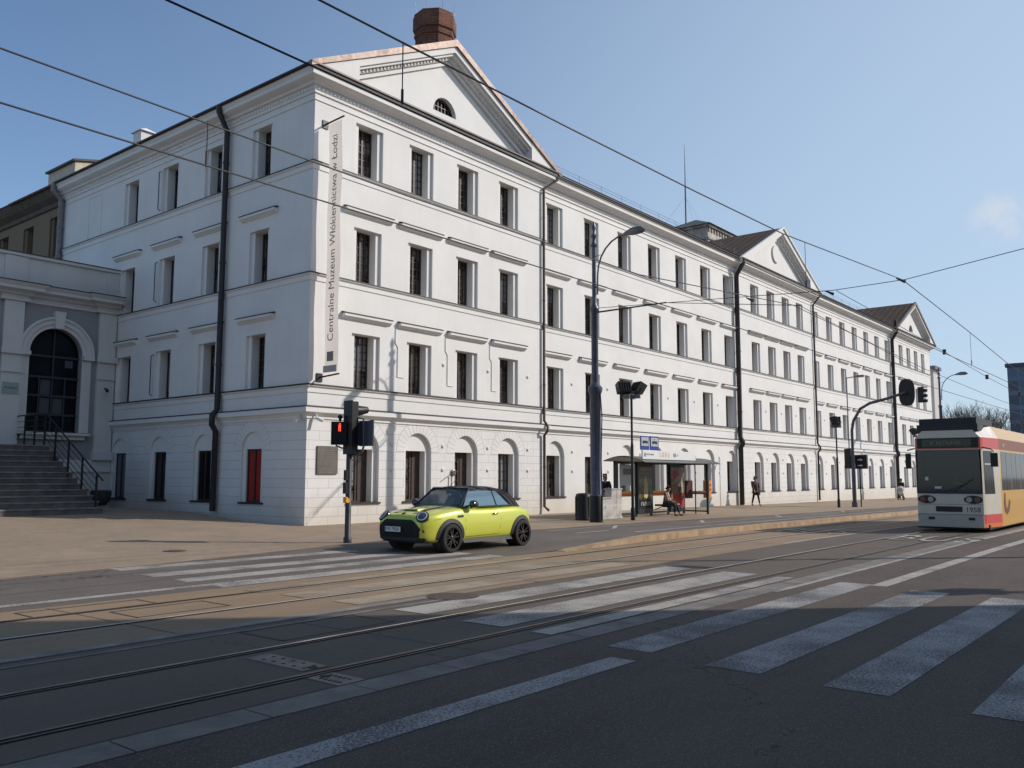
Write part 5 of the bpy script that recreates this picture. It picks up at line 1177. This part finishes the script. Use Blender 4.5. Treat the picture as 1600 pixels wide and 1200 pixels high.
t_ = MB(); t_.box(-.02, -.9, 2.66, .0, .9, 2.98); db = t_.build('destination_box', M_BLACK, TR)
t_ = MB(); t_.box(-.026, -.7, 2.70, -.02, .75, 2.94); t_.build('destination_display', mat('display_dark', (.05, .05, .035), .35, var=.5, vs=10), db)
text('8  RETKINIA', .17, mat('display_text', (.22, .20, .10), .6), 'display_lettering', db, (-.029, .05, 2.82), ROT_W, .001)
t_ = MB(); t_.box(.03, -.9, 3.2, .9, .9, 3.42); t_.box(.15, -.85, 3.42, 2.6, .85, 3.62); t_.box(.05, -.92, 3.16, .06, .92, 3.2); t_.build('roof_box', M_TDK, TR)
for s in (-1, 1):
    t_ = MB(); n_ = 20
    pts = [(s*.68+.27*cos(2*pi*k/n_)*(1), 1.02+.13*sin(2*pi*k/n_)) for k in range(n_)]; pts = [(p+(.0), q) for p, q in pts]
    t_.prism(pts, -.025, 0, lambda p, q, t: (t, p, q)); hl = t_.build('headlight', M_BLACK, TR)
    for dy in (-.12, .12): t_ = MB(); t_.lathe([(.085, -.03), (.085, -.025), (.01, -.02)], 14, (0, s*.68+dy, 1.02), 'x'); t_.build('lamp', mat('lamp_glass', (.35, .35, .36), .15) if dy*s < 0 else mat('lamp_red', (.2, .03, .03), .2), hl)
t_ = MB(); t_.box(-.02, -.35, .63, 0, .42, .80); t_.build('grille', M_BLACK, TR)
for y in (-.62, .55): t_ = MB(); t_.box(-.07, y-.09, .38, -.0, y+.09, .46); t_.build('lower_lamp', M_BLACK, TR)
text('1958', .22, M_BLACK, 'fleet_number', TR, (-.006, -.66, .70), ROT_W, .002)
def side_pt(x, z): return (x, -plan(x)-.006, z)
t_ = MB(); t_.add([side_pt(.12, 1.2), side_pt(.98, 1.2), side_pt(.86, 2.56), side_pt(.12, 2.56)], [(0, 1, 2, 3)]); t_.add([(x, -y, z) for x, y, z in [side_pt(.12, 1.2), side_pt(.98, 1.2), side_pt(.86, 2.56), side_pt(.12, 2.56)]], [(0, 1, 2, 3)]); t_.build('cab_window', M_TGL, TR, fix=False)
t_ = MB(); t_.add([(x, y-.004, z) for x, y, z in (side_pt(.18, 2.12), side_pt(.9, 2.12), side_pt(.9, 2.16), side_pt(.18, 2.16))], [(0, 1, 2, 3)]); t_.build('window_bar', M_TW, TR, fix=False)
for k in range(3):
    x = 1.75+1.75*k
    for s in (-1, 1):
        t_ = MB(); t_.box(x, s*1.2-.006, 1.3, x+.8, s*1.2+.006, 2.56); t_.box(x+.85, s*1.2-.006, 1.3, x+1.65, s*1.2+.006, 2.56); t_.build('side_window', M_TGL, TR)
t_ = MB(); t_.tube([(.1, -1.0, 2.66), (.02, -1.25, 2.6), (.05, -1.32, 2.5)], .02, 6); t_.box(-.0, -1.42, 2.05, .08, -1.22, 2.48); t_.tube([(.1, 1.0, 2.66), (.02, 1.22, 2.6)], .02, 6); t_.box(0, 1.12, 2.0, .07, 1.28, 2.5); t_.build('mirror', M_BLACK, TR)
t_ = MB(); F = lambda p, q, t: (p, t, q)
t_.prism([(1.95, .62), (2.3, .5), (2.7, .6), (3.0, .9), (2.8, 1.0), (2.55, .75), (2.25, .72), (2.15, .95), (2.2, 1.2), (2.02, 1.22), (1.9, .95)], -1.209, -1.202, F); t_.build('painted_tail_shape', M_TBR, TR)
text('mpk', .16, mat('tram_letter', (.8, .8, .8), .5), 'lettering', TR, (2.3, -1.205, 2.8), (pi/2, 0, 0), .001)
for k, x in enumerate((2.2, 4.0, 7.4)):
    for s in (-1, 1):
        t_ = MB(); t_.lathe([(.32, -.05), (.32, .05), (.1, .06)], 18, (x, s*.58, .33), 'y'); t_.build('wheel', M_BLACK, TR)
t_ = MB(); t_.box(.3, -1.05, .08, 8.9, 1.05, .24); t_.build('underframe', M_BLACK, TR)

# ------------------------------------------------------------------ small lime convertible
M_LIME, gl = base('lime_paint', .28, .5); gl.p.inputs['Base Color'].default_value = (.60, .64, .075, 1); gl.p.inputs['Coat Weight'].default_value = .9; gl.p.inputs['Coat Roughness'].default_value = .04; gl.p.inputs['Metallic'].default_value = .15
M_CLAD = mat('black_cladding', (.028, .028, .03), .6); M_GB = mat('gloss_black', (.008, .008, .009), .12, coat=.8); M_TOPF = mat('soft_top_fabric', (.02, .02, .026), .9, bump=.15, bs=200)
M_TYRE = mat('tyre', (.02, .02, .02), .85); M_CHR = mat('chrome', (.6, .6, .62), .12, 1.0)
CX, CY = -4.45, -9.06
CAR = empty('convertible_car', (CX, CY, -.06), 0, 'small lime green convertible with black soft top driving over the crossing', 'car')
ST = [0, .05, .18, .45, .8, 1.1, 1.3, 1.7, 2.3, 2.8, 3.2, 3.55, 3.75, 3.84]
hw = lambda x: lerp_tab(x, [(0, .60), (.05, .68), (.18, .765), (.45, .83), (.8, .86), (2.3, .865), (3.2, .86), (3.55, .82), (3.75, .74), (3.84, .62)])
zt = lambda x: lerp_tab(x, [(0, .70), (.05, .78), (.18, .855), (.45, .91), (.8, .955), (1.1, .985), (1.3, .99), (1.7, .965), (2.3, .965), (2.8, .985), (3.2, .985), (3.55, .94), (3.75, .86), (3.84, .74)])
zb = lambda x: lerp_tab(x, [(0, .26), (.18, .20), (.45, .19), (3.4, .20), (3.75, .24), (3.84, .34)])
def car_body():
    V, F = [], []
    for x in ST:
        w_, t, b = hw(x), zt(x), zb(x); h = t-b
        half = [(0, b), (.75*w_, b), (.95*w_, b+.05), (.985*w_, b+.2), (1.0*w_, b+.36), (.99*w_, b+h*.68), (.955*w_, t-.085), (.87*w_, t-.03), (.5*w_, t), (0, t+.012)]
        ring = half+[(-y, z) for y, z in half[-2:0:-1]]; V += [(x, y, z) for y, z in ring]
    n_ = len(ring)
    for i in range(len(ST)-1):
        for k in range(n_): F.append((i*n_+k, i*n_+(k+1) % n_, (i+1)*n_+(k+1) % n_, (i+1)*n_+k))
    F.append(tuple(range(n_))[::-1]); F.append(tuple((len(ST)-1)*n_+k for k in range(n_)))
    mb = MB(); mb.add(V, F); o = mb.build('body', M_LIME, CAR, smooth=True)
    s = o.modifiers.new('s', 'SUBSURF'); s.levels = 2; s.render_levels = 2; return o
body = car_body()
bpy.context.view_layer.update(); dg = bpy.context.evaluated_depsgraph_get(); ev = body.evaluated_get(dg)
bvh = BVHTree.FromObject(body, dg)
FW, RW = .80, 3.30
# cut the wheel wells
cm_ = MB()
for x in (FW, RW):
    for s in (-1, 1): cm_.lathe([(.345, s*.56), (.345, s*1.0)], 36, (x, 0, .31), 'y')
ct = cm_.build('cutter', M_CLAD); ct.parent = CAR
bo = body.modifiers.new('b', 'BOOLEAN'); bo.operation = 'DIFFERENCE'; bo.object = ct; bo.solver = 'EXACT'
bpy.context.view_layer.update(); dg = bpy.context.evaluated_depsgraph_get()
me2 = bpy.data.meshes.new_from_object(body.evaluated_get(dg)); body.modifiers.clear(); body.data = me2
me2.polygons.foreach_set('use_smooth', [True]*len(me2.polygons))
try: me2.set_sharp_from_angle(angle=radians(40))
except Exception: pass
bpy.data.objects.remove(ct, do_unlink=True)
def side_y(x, z, s=-1):
    h = bvh.ray_cast(Vector((x, s*3, z)), Vector((0, -s, 0))); return h[0].y if h[0] is not None else s*.86
def top_z(x, y):
    h = bvh.ray_cast(Vector((x, y, 3)), Vector((0, 0, -1))); return h[0].z if h[0] is not None else .9
def front_x(y, z):
    h = bvh.ray_cast(Vector((-2, y, z)), Vector((1, 0, 0))); return h[0].x if h[0] is not None else .05
def side_strip(mb, pts, wdt, s=-1, off=.004, m=0):
    """thin band following (x,z) polyline on the flank"""
    q = []
    for i, (x, z) in enumerate(pts):
        a = pts[max(i-1, 0)]; b = pts[min(i+1, len(pts)-1)]; d = Vector((b[0]-a[0], b[1]-a[1])).normalized(); n_ = Vector((-d.y, d.x))*wdt/2
        q.append([(x+n_.x, z+n_.y), (x-n_.x, z-n_.y)])
    for (a, b), (c, d) in zip(q, q[1:]):
        mb.add([(p[0], side_y(p[0], p[1], s)+s*off, p[1]) for p in (a, b, d, c)], [(0, 1, 2, 3)], m)
for x in (FW, RW):
    for s in (-1, 1):
        t_ = MB(); N = 26
        for k in range(N):                            # flared black arch
            a, b = radians(-4+188*k/N), radians(-4+188*(k+1)/N)
            def P(r, a, o_): xx = x+r*cos(a); zz = .31+r*sin(a); return (xx, side_y(xx, max(zz, .22), s)+s*o_, zz)
            vs = [P(.335, a, .022), P(.335, b, .022), P(.425, b, .012), P(.425, a, .012), P(.335, a, -.06), P(.335, b, -.06), P(.43, b, -.02), P(.43, a, -.02)]
            t_.add(vs, [(0, 1, 2, 3), (0, 1, 5, 4), (2, 3, 7, 6), (0, 3, 7, 4), (1, 2, 6, 5)])
        t_.build('arch_trim', M_CLAD, CAR, smooth=True)
        t_ = MB(); t_.lathe([(.343, s*.575), (.343, s*.80)], 30, (x, 0, .31), 'y'); t_.f = t_.f[:-1]; t_.m = t_.m[:-1]; t_.build('wheel_well', M_CLAD, CAR)
        wh = empty('wheel', (x, s*.80, .31)); wh.parent = CAR
        t_ = MB(); pr = [(.225, -.095), (.25, -.10), (.295, -.092), (.312, -.07), (.315, 0), (.312, .07), (.295, .092), (.25, .10), (.225, .095)]; t_.lathe(pr, 36, (0, 0, 0), 'y'); t_.f = t_.f[:-2]; t_.m = t_.m[:-2]; t_.build('tyre', M_TYRE, wh, smooth=True)
        t_ = MB(); t_.lathe([(.228, s*.085), (.222, s*.05), (.205, s*.03), (.205, -s*.08)], 36, (0, 0, 0), 'y'); t_.f = t_.f[:-2]; t_.m = t_.m[:-2]
        t_.lathe([(.055, s*.02), (.055, s*.07), (.03, s*.08), (.01, s*.08)], 16, (0, 0, 0), 'y')
        for k in range(5):
            for da in (-.13, .13):
                a = 2*pi*k/5+.4; c0, s0 = cos(a+da*.9), sin(a+da*.9); c1_, s1_ = cos(a+da*1.7), sin(a+da*1.7); wv = .014
                p0 = Vector((.045*c0, 0, .045*s0)); p1 = Vector((.215*c1_, 0, .215*s1_)); nn_ = Vector((-(p1-p0).z, 0, (p1-p0).x)).normalized()*wv
                t_.add([p0+nn_+Vector((0, s*.068, 0)), p1+nn_+Vector((0, s*.078, 0)), p1-nn_+Vector((0, s*.078, 0)), p0-nn_+Vector((0, s*.068, 0)), p0+nn_+Vector((0, s*.03, 0)), p1+nn_+Vector((0, s*.045, 0)), p1-nn_+Vector((0, s*.045, 0)), p0-nn_+Vector((0, s*.03, 0))], [(0, 1, 2, 3), (0, 1, 5, 4), (1, 2, 6, 5), (2, 3, 7, 6), (3, 0, 4, 7)])
        t_.build('rim', M_GB, wh)
        t_ = MB(); t_.lathe([(.15, s*.0), (.15, s*.012)], 24, (0, 0, 0), 'y'); t_.build('brake_disc', M_GREYM, wh)
# flank trim, door seams, handle
for s in (-1, 1):
    t_ = MB(); side_strip(t_, [(1.2+.1*i, .225) for i in range(18)], .075, s, .012); t_.build('sill_trim', M_CLAD, CAR)
    t_ = MB(); dl = [(1.28, .32), (1.26, .5), (1.25, .7), (1.27, .9)]; dr = [(2.52, .93), (2.50, .7), (2.46, .5), (2.42, .34)]
    side_strip(t_, dl, .007, s, .003); side_strip(t_, dr, .007, s, .003); side_strip(t_, [(1.28+.114*i, .315+.002*i) for i in range(11)], .007, s, .003); side_strip(t_, [(.18, .70), (.35, .72), (.5, .73)], .007, s, .003); t_.build('panel_gap', M_BLACK, CAR)
    t_ = MB(); side_strip(t_, [(1.0, .77), (1.1, .775), (1.19, .78)], .05, s, .006); t_.build('side_vent', M_GB, CAR)
    t_ = MB(); yy = side_y(2.28, .80, s); t_.tube([(2.19, yy+s*.012, .80), (2.24, yy+s*.035, .803), (2.34, yy+s*.035, .803), (2.38, yy+s*.012, .80)], .011, 8); t_.build('door_handle', M_GB, CAR, smooth=True)
# front: grille, bumper corners, lamps, plate, scoop, bonnet stripes
def front_patch(poly_fn, ys, mt, name, off, th=.0):
    """poly_fn(y)->(z0,z1); patch draped on the nose"""
    t_ = MB()
    for a, b in zip(ys, ys[1:]):
        za0, za1 = poly_fn(a); zb0, zb1 = poly_fn(b); n_ = 8
        for i in range(n_):
            q = [(a, za0+(za1-za0)*i/n_), (b, zb0+(zb1-zb0)*i/n_), (b, zb0+(zb1-zb0)*(i+1)/n_), (a, za0+(za1-za0)*(i+1)/n_)]
            t_.add([(front_x(y, z)-off, y, z) for y, z in q], [(0, 1, 2, 3)])
    return t_.build(name, mt, CAR, smooth=True)
ys = [-.62+.0775*i for i in range(17)]
def gr(y):
    u = min(1, abs(y)/.62); return (.29+.07*max(0, u-.75)/.25, .725-.17*max(0, u-.62)**1.5/.38**1.5)
M_GRL = mat('grille_black', (.006, .006, .007), .5, spec=.25)
front_patch(gr, ys, M_GRL, 'grille', .018)
t_ = MB()
for i in range(9):
    z = .37+.036*i
    t_.tube([(front_x(y, z)-.024, y, z) for y in [-.46+.115*k for k in range(9)]], .006, 5)
t_.build('grille_mesh', M_BLACK, CAR)
front_patch(lambda y: (.215, .335), [-.70+.0875*i for i in range(17)], M_CLAD, 'lower_bumper', .02)
for s in (-1, 1):
    t_ = MB()
    for (y0, z0, y1, z1, y2, z2) in ((.60, .36, .70, .36, .64, .52),):
        q = [(s*.58, .30), (s*.72, .30), (s*.70, .50), (s*.60, .56)]
        t_.add([(front_x(y, z)-.016, y, z) for y, z in q], [(0, 1, 2, 3)])
    t_.build('bumper_intake', M_GB, CAR)
    hx_, hy_, hz_ = .20, s*.60, .735; nrm = Vector((-.80, s*.28, .42)).normalized()
    h = bvh.ray_cast(Vector((-1.0, hy_, hz_)), Vector((1, 0, 0))); c = h[0] if h[0] is not None else Vector((hx_, hy_, hz_))
    h2 = bvh.find_nearest(Vector((.14, s*.60, .78))); c = h2[0]; nrm = (h2[1]+Vector((-.35, s*.1, 0))).normalized()
    hl = empty('headlight', c, 0); hl.parent = CAR; hl.rotation_euler = nrm.to_track_quat('Z', 'Y').to_euler()
    t_ = MB(); t_.lathe([(.145, -.05), (.15, .0), (.142, .022), (.125, .028), (.122, .01)], 30); t_.f = t_.f[:-2]; t_.m = t_.m[:-2]; t_.build('bezel', M_GB, hl, smooth=True)
    t_ = MB(); t_.lathe([(.122, .012), (.118, .026), (.098, .030), (.095, .014)], 30); t_.f = t_.f[:-2]; t_.m = t_.m[:-2]; t_.build('light_ring', mat('lamp_ring', (.75, .78, .78), .2), hl, smooth=True)
    t_ = MB(); t_.lathe([(.096, .008), (.094, .022), (.06, .034), (.01, .038)], 24); t_.build('lens', mat('lamp_lens', (.06, .09, .10), .06, coat=.5), hl, smooth=True)
t_ = MB(); fx = front_x(.12, .50)-.045; t_.box(fx, -.10, .455, fx+.012, .40, .565); pl = t_.build('licence_plate', mat('plate_white', (.72, .72, .72), .4), CAR)
text('WE 7F838', .105, M_BLACK, 'plate_lettering', pl, (fx-.002, .145, .51), ROT_W, .001, sx=.92)
t_ = MB(); t_.box(fx-.001, .365, .457, fx+.001, .398, .563); t_.build('plate_band', M_BLUE, pl)
t_ = MB()
for y0, y1 in ((-.46, -.30), (.30, .46)):
    xs2 = [.20+.05*i for i in range(19)]
    for a, b in zip(xs2, xs2[1:]):
        k = lambda x, y: (x, y*(.80+.2*(x-.2)/.9), top_z(x, y*(.80+.2*(x-.2)/.9))+.004)
        t_.add([k(a, y0), k(b, y0), k(b, y1), k(a, y1)], [(0, 1, 2, 3)])
t_.build('bonnet_stripe', M_GB, CAR)
t_ = MB(); zz = top_z(.42, 0); t_.add([(.36, -.24, zz-.02), (.36, .24, zz-.02), (.36, .22, zz+.022), (.36, -.22, zz+.022), (.60, -.2, zz+.03), (.60, .2, zz+.03), (.62, .2, zz+.0), (.62, -.2, zz+.0)], [(0, 1, 2, 3), (3, 2, 5, 4), (0, 3, 4, 7), (1, 2, 5, 6)]); t_.build('bonnet_scoop', M_LIME, CAR)
t_ = MB(); t_.box(.352, -.18, zz-.008, .362, .18, zz+.014); t_.build('scoop_slot', M_BLACK, CAR)
t_ = MB(); t_.lathe([(.045, -.004), (.045, .006), (.01, .01)], 14); o = t_.build('bonnet_badge', M_GB, CAR); o.location = (.16, 0, top_z(.16, 0)+.005); o.rotation_euler = (0, -.55, 0)
# cabin
def cw(x): return lerp_tab(x, [(1.12, .70), (1.5, .725), (2.4, .725), (3.0, .70), (3.45, .62)])
def M_glass_car():
    return clear_glass('car_glass', (.17, .21, .22), .58)
M_CG = M_glass_car(); M_CGS = clear_glass('side_glass', (.20, .33, .44), .74)  # side glass: blue of the reflected sky is mixed into the tint
# windscreen
WB, WT, ZT_ = 1.10, 1.62, 1.385
t_ = MB(); rows = 6; g_ = []
for i in range(rows+1):
    t = i/rows; r_row = []
    for j in range(9):
        u = -1+2*j/8; w_ = .715+(.555-.715)*t; bow = .10*(u*u)
        r_row.append((WB+(WT-WB)*t+bow*(1-.5*t), u*w_, .965+(ZT_-.965)*t))
    g_.append(r_row)
for i in range(rows):
    for j in range(8): t_.quad(g_[i][j], g_[i][j+1], g_[i+1][j+1], g_[i+1][j])
t_.build('windscreen', M_CG, CAR, smooth=True, fix=False)
t_ = MB()
for s in (0, 8): t_.tube([g_[i][s] for i in range(rows+1)], .026, 8)
t_.tube(g_[rows], .026, 8); t_.build('windscreen_frame', M_GB, CAR, smooth=True)
# soft top shell
XC = [1.60, 1.9, 2.3, 2.65, 2.85, 3.02, 3.18, 3.32, 3.42]
tz = lambda x: lerp_tab(x, [(1.60, 1.39), (1.9, 1.418), (2.3, 1.422), (2.65, 1.405), (2.85, 1.375), (3.02, 1.31), (3.18, 1.20), (3.32, 1.07), (3.42, .965)])
twd = lambda x: lerp_tab(x, [(1.6, .565), (2.3, .585), (2.85, .60), (3.18, .63), (3.42, .66)])
t_ = MB(); prev = None
for x in XC:
    r_row = [(x, u*twd(x), tz(x)-.055*abs(u)**3) for u in [-1+.2*k for k in range(11)]]
    if prev:
        for a, b, c, d in zip(prev, prev[1:], r_row[1:], r_row): t_.quad(a, b, c, d)
    prev = r_row
YW = lambda z: .748-.150*((z-.96)/.38)
for s in (-1, 1):
    for a, b in zip(XC[:4], XC[1:4]):                # roof edge above the side glass
        t_.quad((a, s*twd(a), tz(a)-.055), (b, s*twd(b), tz(b)-.055), (b, s*(twd(b)+.025), tz(b)-.085), (a, s*(twd(a)+.025), tz(a)-.085))
    W = [(2.93-.38*t**1.7, .965+.355*t) for t in [k/8 for k in range(9)]]       # window side
    E_ = [3.42, 3.36, 3.29, 3.22, 3.14, 3.05, 2.95, 2.80, 2.60]                  # roof edge side
    for (p, q, ea, eb) in zip(W, W[1:], E_, E_[1:]):
        f3 = lambda w0, e, t: (w0[0]+(e-w0[0])*t, s*(YW(w0[1])+(twd(e)-YW(w0[1]))*t), w0[1]+((tz(e)-.055)-w0[1])*t)
        for t0 in (0, .5): t_.quad(f3(p, ea, t0), f3(q, eb, t0), f3(q, eb, t0+.5), f3(p, ea, t0+.5))
o = t_.build('soft_top', M_TOPF, CAR, smooth=True); so_ = o.modifiers.new('s', 'SOLIDIFY'); so_.thickness = .018; so_.offset = -1
# side windows
for s in (-1, 1):
    t_ = MB(); low = [(1.28, .955), (1.7, .96), (2.3, .962), (2.94, .97)]; up = [(1.60, 1.335), (1.9, 1.352), (2.25, 1.35), (2.56, 1.33)]
    Yz = lambda z: s*(.745-.15*((z-.96)/.38))
    for (a, b, c, d) in zip(low, low[1:], up[1:], up): t_.add([(p[0], Yz(p[1]), p[1]) for p in (a, b, c, d)], [(0, 1, 2, 3)])
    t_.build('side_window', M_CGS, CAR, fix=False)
    t_ = MB(); t_.tube([(1.24, s*.755, .962), (1.7, s*.765, .972), (2.4, s*.765, .975), (2.97, s*.74, .98)], .014, 6); t_.tube([(2.46, Yz(.96)+s*.004, .97), (2.42, Yz(1.33)+s*.004, 1.33)], .012, 6); t_.build('window_trim', M_GB, CAR)
    t_ = MB(); t_.tube([(1.36, s*.75, .98), (1.42, s*.84, 1.0)], .025, 8); t_.tube([(1.36, s*.92, 1.035), (1.39, s*.92, 1.035), (1.47, s*.92, 1.035), (1.52, s*.92, 1.035)], [.03, .085, .095, .08], 14); mo = t_.build('door_mirror', M_GB, CAR, smooth=True)
# interior
t_ = MB(); t_.box(1.2, -.66, .90, 3.2, .66, .985); t_.box(1.22, -.64, .97, 1.42, .64, 1.03); t_.build('cabin_interior', mat('interior_black', (.02, .02, .022), .8), CAR)
for y in (-.34, .34):
    t_ = MB(); t_.tube([(2.05, y, .9), (2.15, y, 1.05), (2.2, y, 1.16)], [.2, .19, .14], 10); t_.tube([(2.2, y, 1.16), (2.22, y, 1.26)], [.09, .10], 10); t_.build('seat', mat('seat_grey', (.05, .05, .055), .8), CAR, smooth=True)
t_ = MB(); pts = [(1.58+.05*cos(2*pi*k/20), -.34+.17*sin(2*pi*k/20), 1.03+.15*cos(2*pi*k/20)) for k in range(21)]; t_.tube(pts, .014, 6, cap=False); t_.build('steering_wheel', M_BLACK, CAR)
t_ = MB(); t_.tube([(1.72, .1, 1.41), (1.95, .1, 1.58)], .005, 5); t_.build('aerial', M_BLACK, CAR)
t_ = MB(); t_.box(1.62, -.12, 1.26, 1.65, .12, 1.33); t_.build('rear_view_mirror', M_BLACK, CAR)
# driver
DR = skinned('person', [(1.98, -.34, .80, .14), (1.96, -.34, 1.0, .15), (1.92, -.34, 1.10, .06), (1.90, -.34, 1.18, .085), (1.90, -.34, 1.25, .06), (1.80, -.34, 1.17, .014), (1.88, -.52, 1.0, .06), (1.75, -.52, .93, .045), (1.62, -.45, 1.05, .035), (1.88, -.16, 1.0, .06), (1.75, -.16, .93, .045), (1.62, -.23, 1.05, .035)], [(0, 1), (1, 2), (2, 3), (3, 4), (3, 5), (1, 6), (6, 7), (7, 8), (1, 9), (9, 10), (10, 11)], M_SKIN)
DR.location = (CX, CY, -.06); tag(DR, 'driver seated inside the lime convertible, hands on the wheel', 'person')
skinned('shirt', [(1.98, -.34, .80, .16), (1.96, -.34, .98, .17), (1.92, -.34, 1.05, .08), (1.88, -.52, 1.0, .075), (1.75, -.52, .93, .06), (1.88, -.16, 1.0, .075), (1.75, -.16, .93, .06)], [(0, 1), (1, 2), (1, 3), (3, 4), (1, 5), (5, 6)], mat('grey_shirt', (.15, .15, .17), .8), DR)
skinned('hair', [(1.93, -.34, 1.22, .088), (1.92, -.34, 1.27, .06)], [(0, 1)], M_HAIR, DR)

# ------------------------------------------------------------------ distance: tower block, low houses, bare trees
FT = empty('office_tower', (229, 17.2, -3.3), radians(0), 'dark blue glazed tower block at the right edge of the view', 'building')
m_, g = base('curtain_wall_glass', .25, .6); X, Y, Z = g.sep()
fz = g.math('FRACT', g.math('DIVIDE', Z, 3.6)); fy = g.math('FRACT', g.math('DIVIDE', g.math('ADD', X, Y), 2.6)); cell = g.node('ShaderNodeTexWhiteNoise', noise_dimensions='2D')
g.link(g.comb(g.math('FLOOR', g.math('DIVIDE', g.math('ADD', X, Y), 2.6)), g.math('FLOOR', g.math('DIVIDE', Z, 3.6))), cell.inputs['Vector'])
c1m = g.mix(cell.outputs[0], (.015, .03, .07), (.05, .09, .17)); c1m = g.mix(g.math('LESS_THAN', fz, .3), c1m, (.07, .11, .19)); c1m = g.mix(g.math('LESS_THAN', fy, .1), c1m, (.08, .12, .2)); g.link(c1m, g.p.inputs['Base Color'])
t_ = MB(); t_.box(0, -60, 0, 40, 0, 32.3); t_.build('facade', m_, FT)
t_ = MB(); t_.box(-.4, -60.4, 32.3, 40, .4, 33.2); t_.box(6, -30, 33.2, 30, -8, 34.5); t_.build('roof_parapet', M_BACKP, FT)
LHB = empty('end_building', (88, 1.5, -.5), 0, 'pale plain rendered block just beyond the far end of the long facade', 'building')
t_ = MB(); t_.box(0, 0, 0, 2.2, 12, 14.2); t_.build('wall', mat('pale_render', (.55, .53, .50), .85, var=.12, vs=.5), LHB)
t_ = MB(); t_.box(-.3, -.3, 14.2, 2.5, 12.3, 14.6); t_.build('roof', M_GREYM, LHB)
t_ = MB()
for k in range(3):
    for j in range(4): t_.box(-.05, 2.0+3*k, 1.2+3.3*j, .0, 3.1+3*k, 2.8+3.3*j)
t_.build('window', M_GLASSD, LHB)
for (x, y, dx, dy, h, lab, mt) in ((112, 2.5, 18, 14, 8.9, 'low white house behind the lamp mast beyond the facade', (.6, .58, .55)), (150, 4, 14, 16, 8.5, 'low grey house far along the street under the bare trees', (.35, .34, .33)), (190, 8, 22, 20, 9.5, 'long pale far building between bare trees and tower block', (.42, .40, .38))):
    hb = empty('distant_house', (x, y, -.8), 0, lab, 'building', 'low houses far along the street')
    t_ = MB(); t_.box(0, 0, 0, dx, dy, h); t_.build('wall', mat('house_wall', mt, .85, var=.1, vs=.4), hb)
    t_ = MB(); t_.add([(-.3, -.3, h), (dx+.3, -.3, h), (dx+.3, dy+.3, h), (-.3, dy+.3, h), (-.3, dy/2, h+.5), (dx+.3, dy/2, h+.5)], [(0, 1, 5, 4), (2, 3, 4, 5), (0, 4, 3), (1, 2, 5), (0, 1, 2, 3)]); t_.build('roof', M_ROOFX, hb)
    t_ = MB()
    for k in range(3):
        for j in range(2): t_.box(-.05, 2+4*k, 1.5+3.6*j, 0, 3.4+4*k, 3.3+3.6*j)
        for j in range(2): t_.box(2+5*k, -.05, 1.5+3.6*j, 3.4+5*k, 0, 3.3+3.6*j)
    t_.build('window', M_GLASSD, hb)
M_BARK = mat('bare_branches', (.12, .09, .07), .9, var=.3)
def tree(loc, h, seed, label):
    rnd = random.Random(seed); T = empty('bare_tree', loc, rnd.uniform(0, 6), label, 'tree', 'leafless street trees beyond the facade')
    tr_ = MB(); cr = MB()
    def br(p, d, L, r, lv):
        q = p+d*L; mid = p+d*L*.5+Vector((rnd.uniform(-1, 1), rnd.uniform(-1, 1), 0))*L*.06
        (tr_ if lv < 2 else cr).tube([p, mid, q], [r, r*.85, r*.66], 6 if lv < 2 else 3, cap=False)
        if lv >= 6: return
        k = rnd.choice((2, 3, 3)) if lv > 0 else 4
        for i in range(k):
            ax = Vector((rnd.uniform(-1, 1), rnd.uniform(-1, 1), rnd.uniform(-.2, .5))).normalized(); nd = (d*(.75 if lv else .9)+ax*.62+Vector((0, 0, .12))).normalized()
            br(p+d*L*(1 if i < 2 else rnd.uniform(.55, .95)), nd, L*rnd.uniform(.62, .82), max(.02, r*.62), lv+1)
    br(Vector((0, 0, 0)), Vector((0, 0, 1)), h*.40, h*.020, 0)
    k = (h+.8)/max(v[2] for v in cr.v)
    for m_b in (tr_, cr): m_b.v = [(v[0]*k*.8, v[1]*k*.8, v[2]*k) for v in m_b.v]
    tr_.build('trunk', M_BARK, T, smooth=True); cr.build('crown', M_BARK, T)
for i, (x, y, h, lab) in enumerate(((119, 7.3, 12.6, 'bare tree nearest the lamp mast, left end of the distant tree row'), (121, 5.9, 11.6, 'bare tree second from the left in the distant row'), (124, 4.9, 13.2, 'tallest bare tree, in the middle of the distant row'), (118, 3.6, 12.0, 'bare tree fourth from the left in the distant row'), (126, 3.0, 12.6, 'bare tree fifth from the left in the distant row'), (121, 1.7, 10.8, 'bare spreading tree at the right end of the distant row, nearest the tower block'), (129, 6.4, 12.4, 'bare tree set back behind the left half of the row'), (131, 2.2, 12.0, 'bare tree set back behind the right half of the row'))):
    tree((x, y, -.8), h, 40+i, lab)

# lettering becomes plain meshes
bpy.context.view_layer.update(); dg = bpy.context.evaluated_depsgraph_get()
for o in [x for x in COL.objects if x.type == 'FONT']:
    me = bpy.data.meshes.new_from_object(o.evaluated_get(dg)); nm = o.name; o.name = 'old'
    q = bpy.data.objects.new(nm, me); COL.objects.link(q); q.parent = o.parent; q.location = o.location; q.rotation_euler = o.rotation_euler; q.scale = o.scale
    for k in ('kind', 'label', 'category'):
        if k in o: q[k] = o[k]
    bpy.data.objects.remove(o, do_unlink=True)
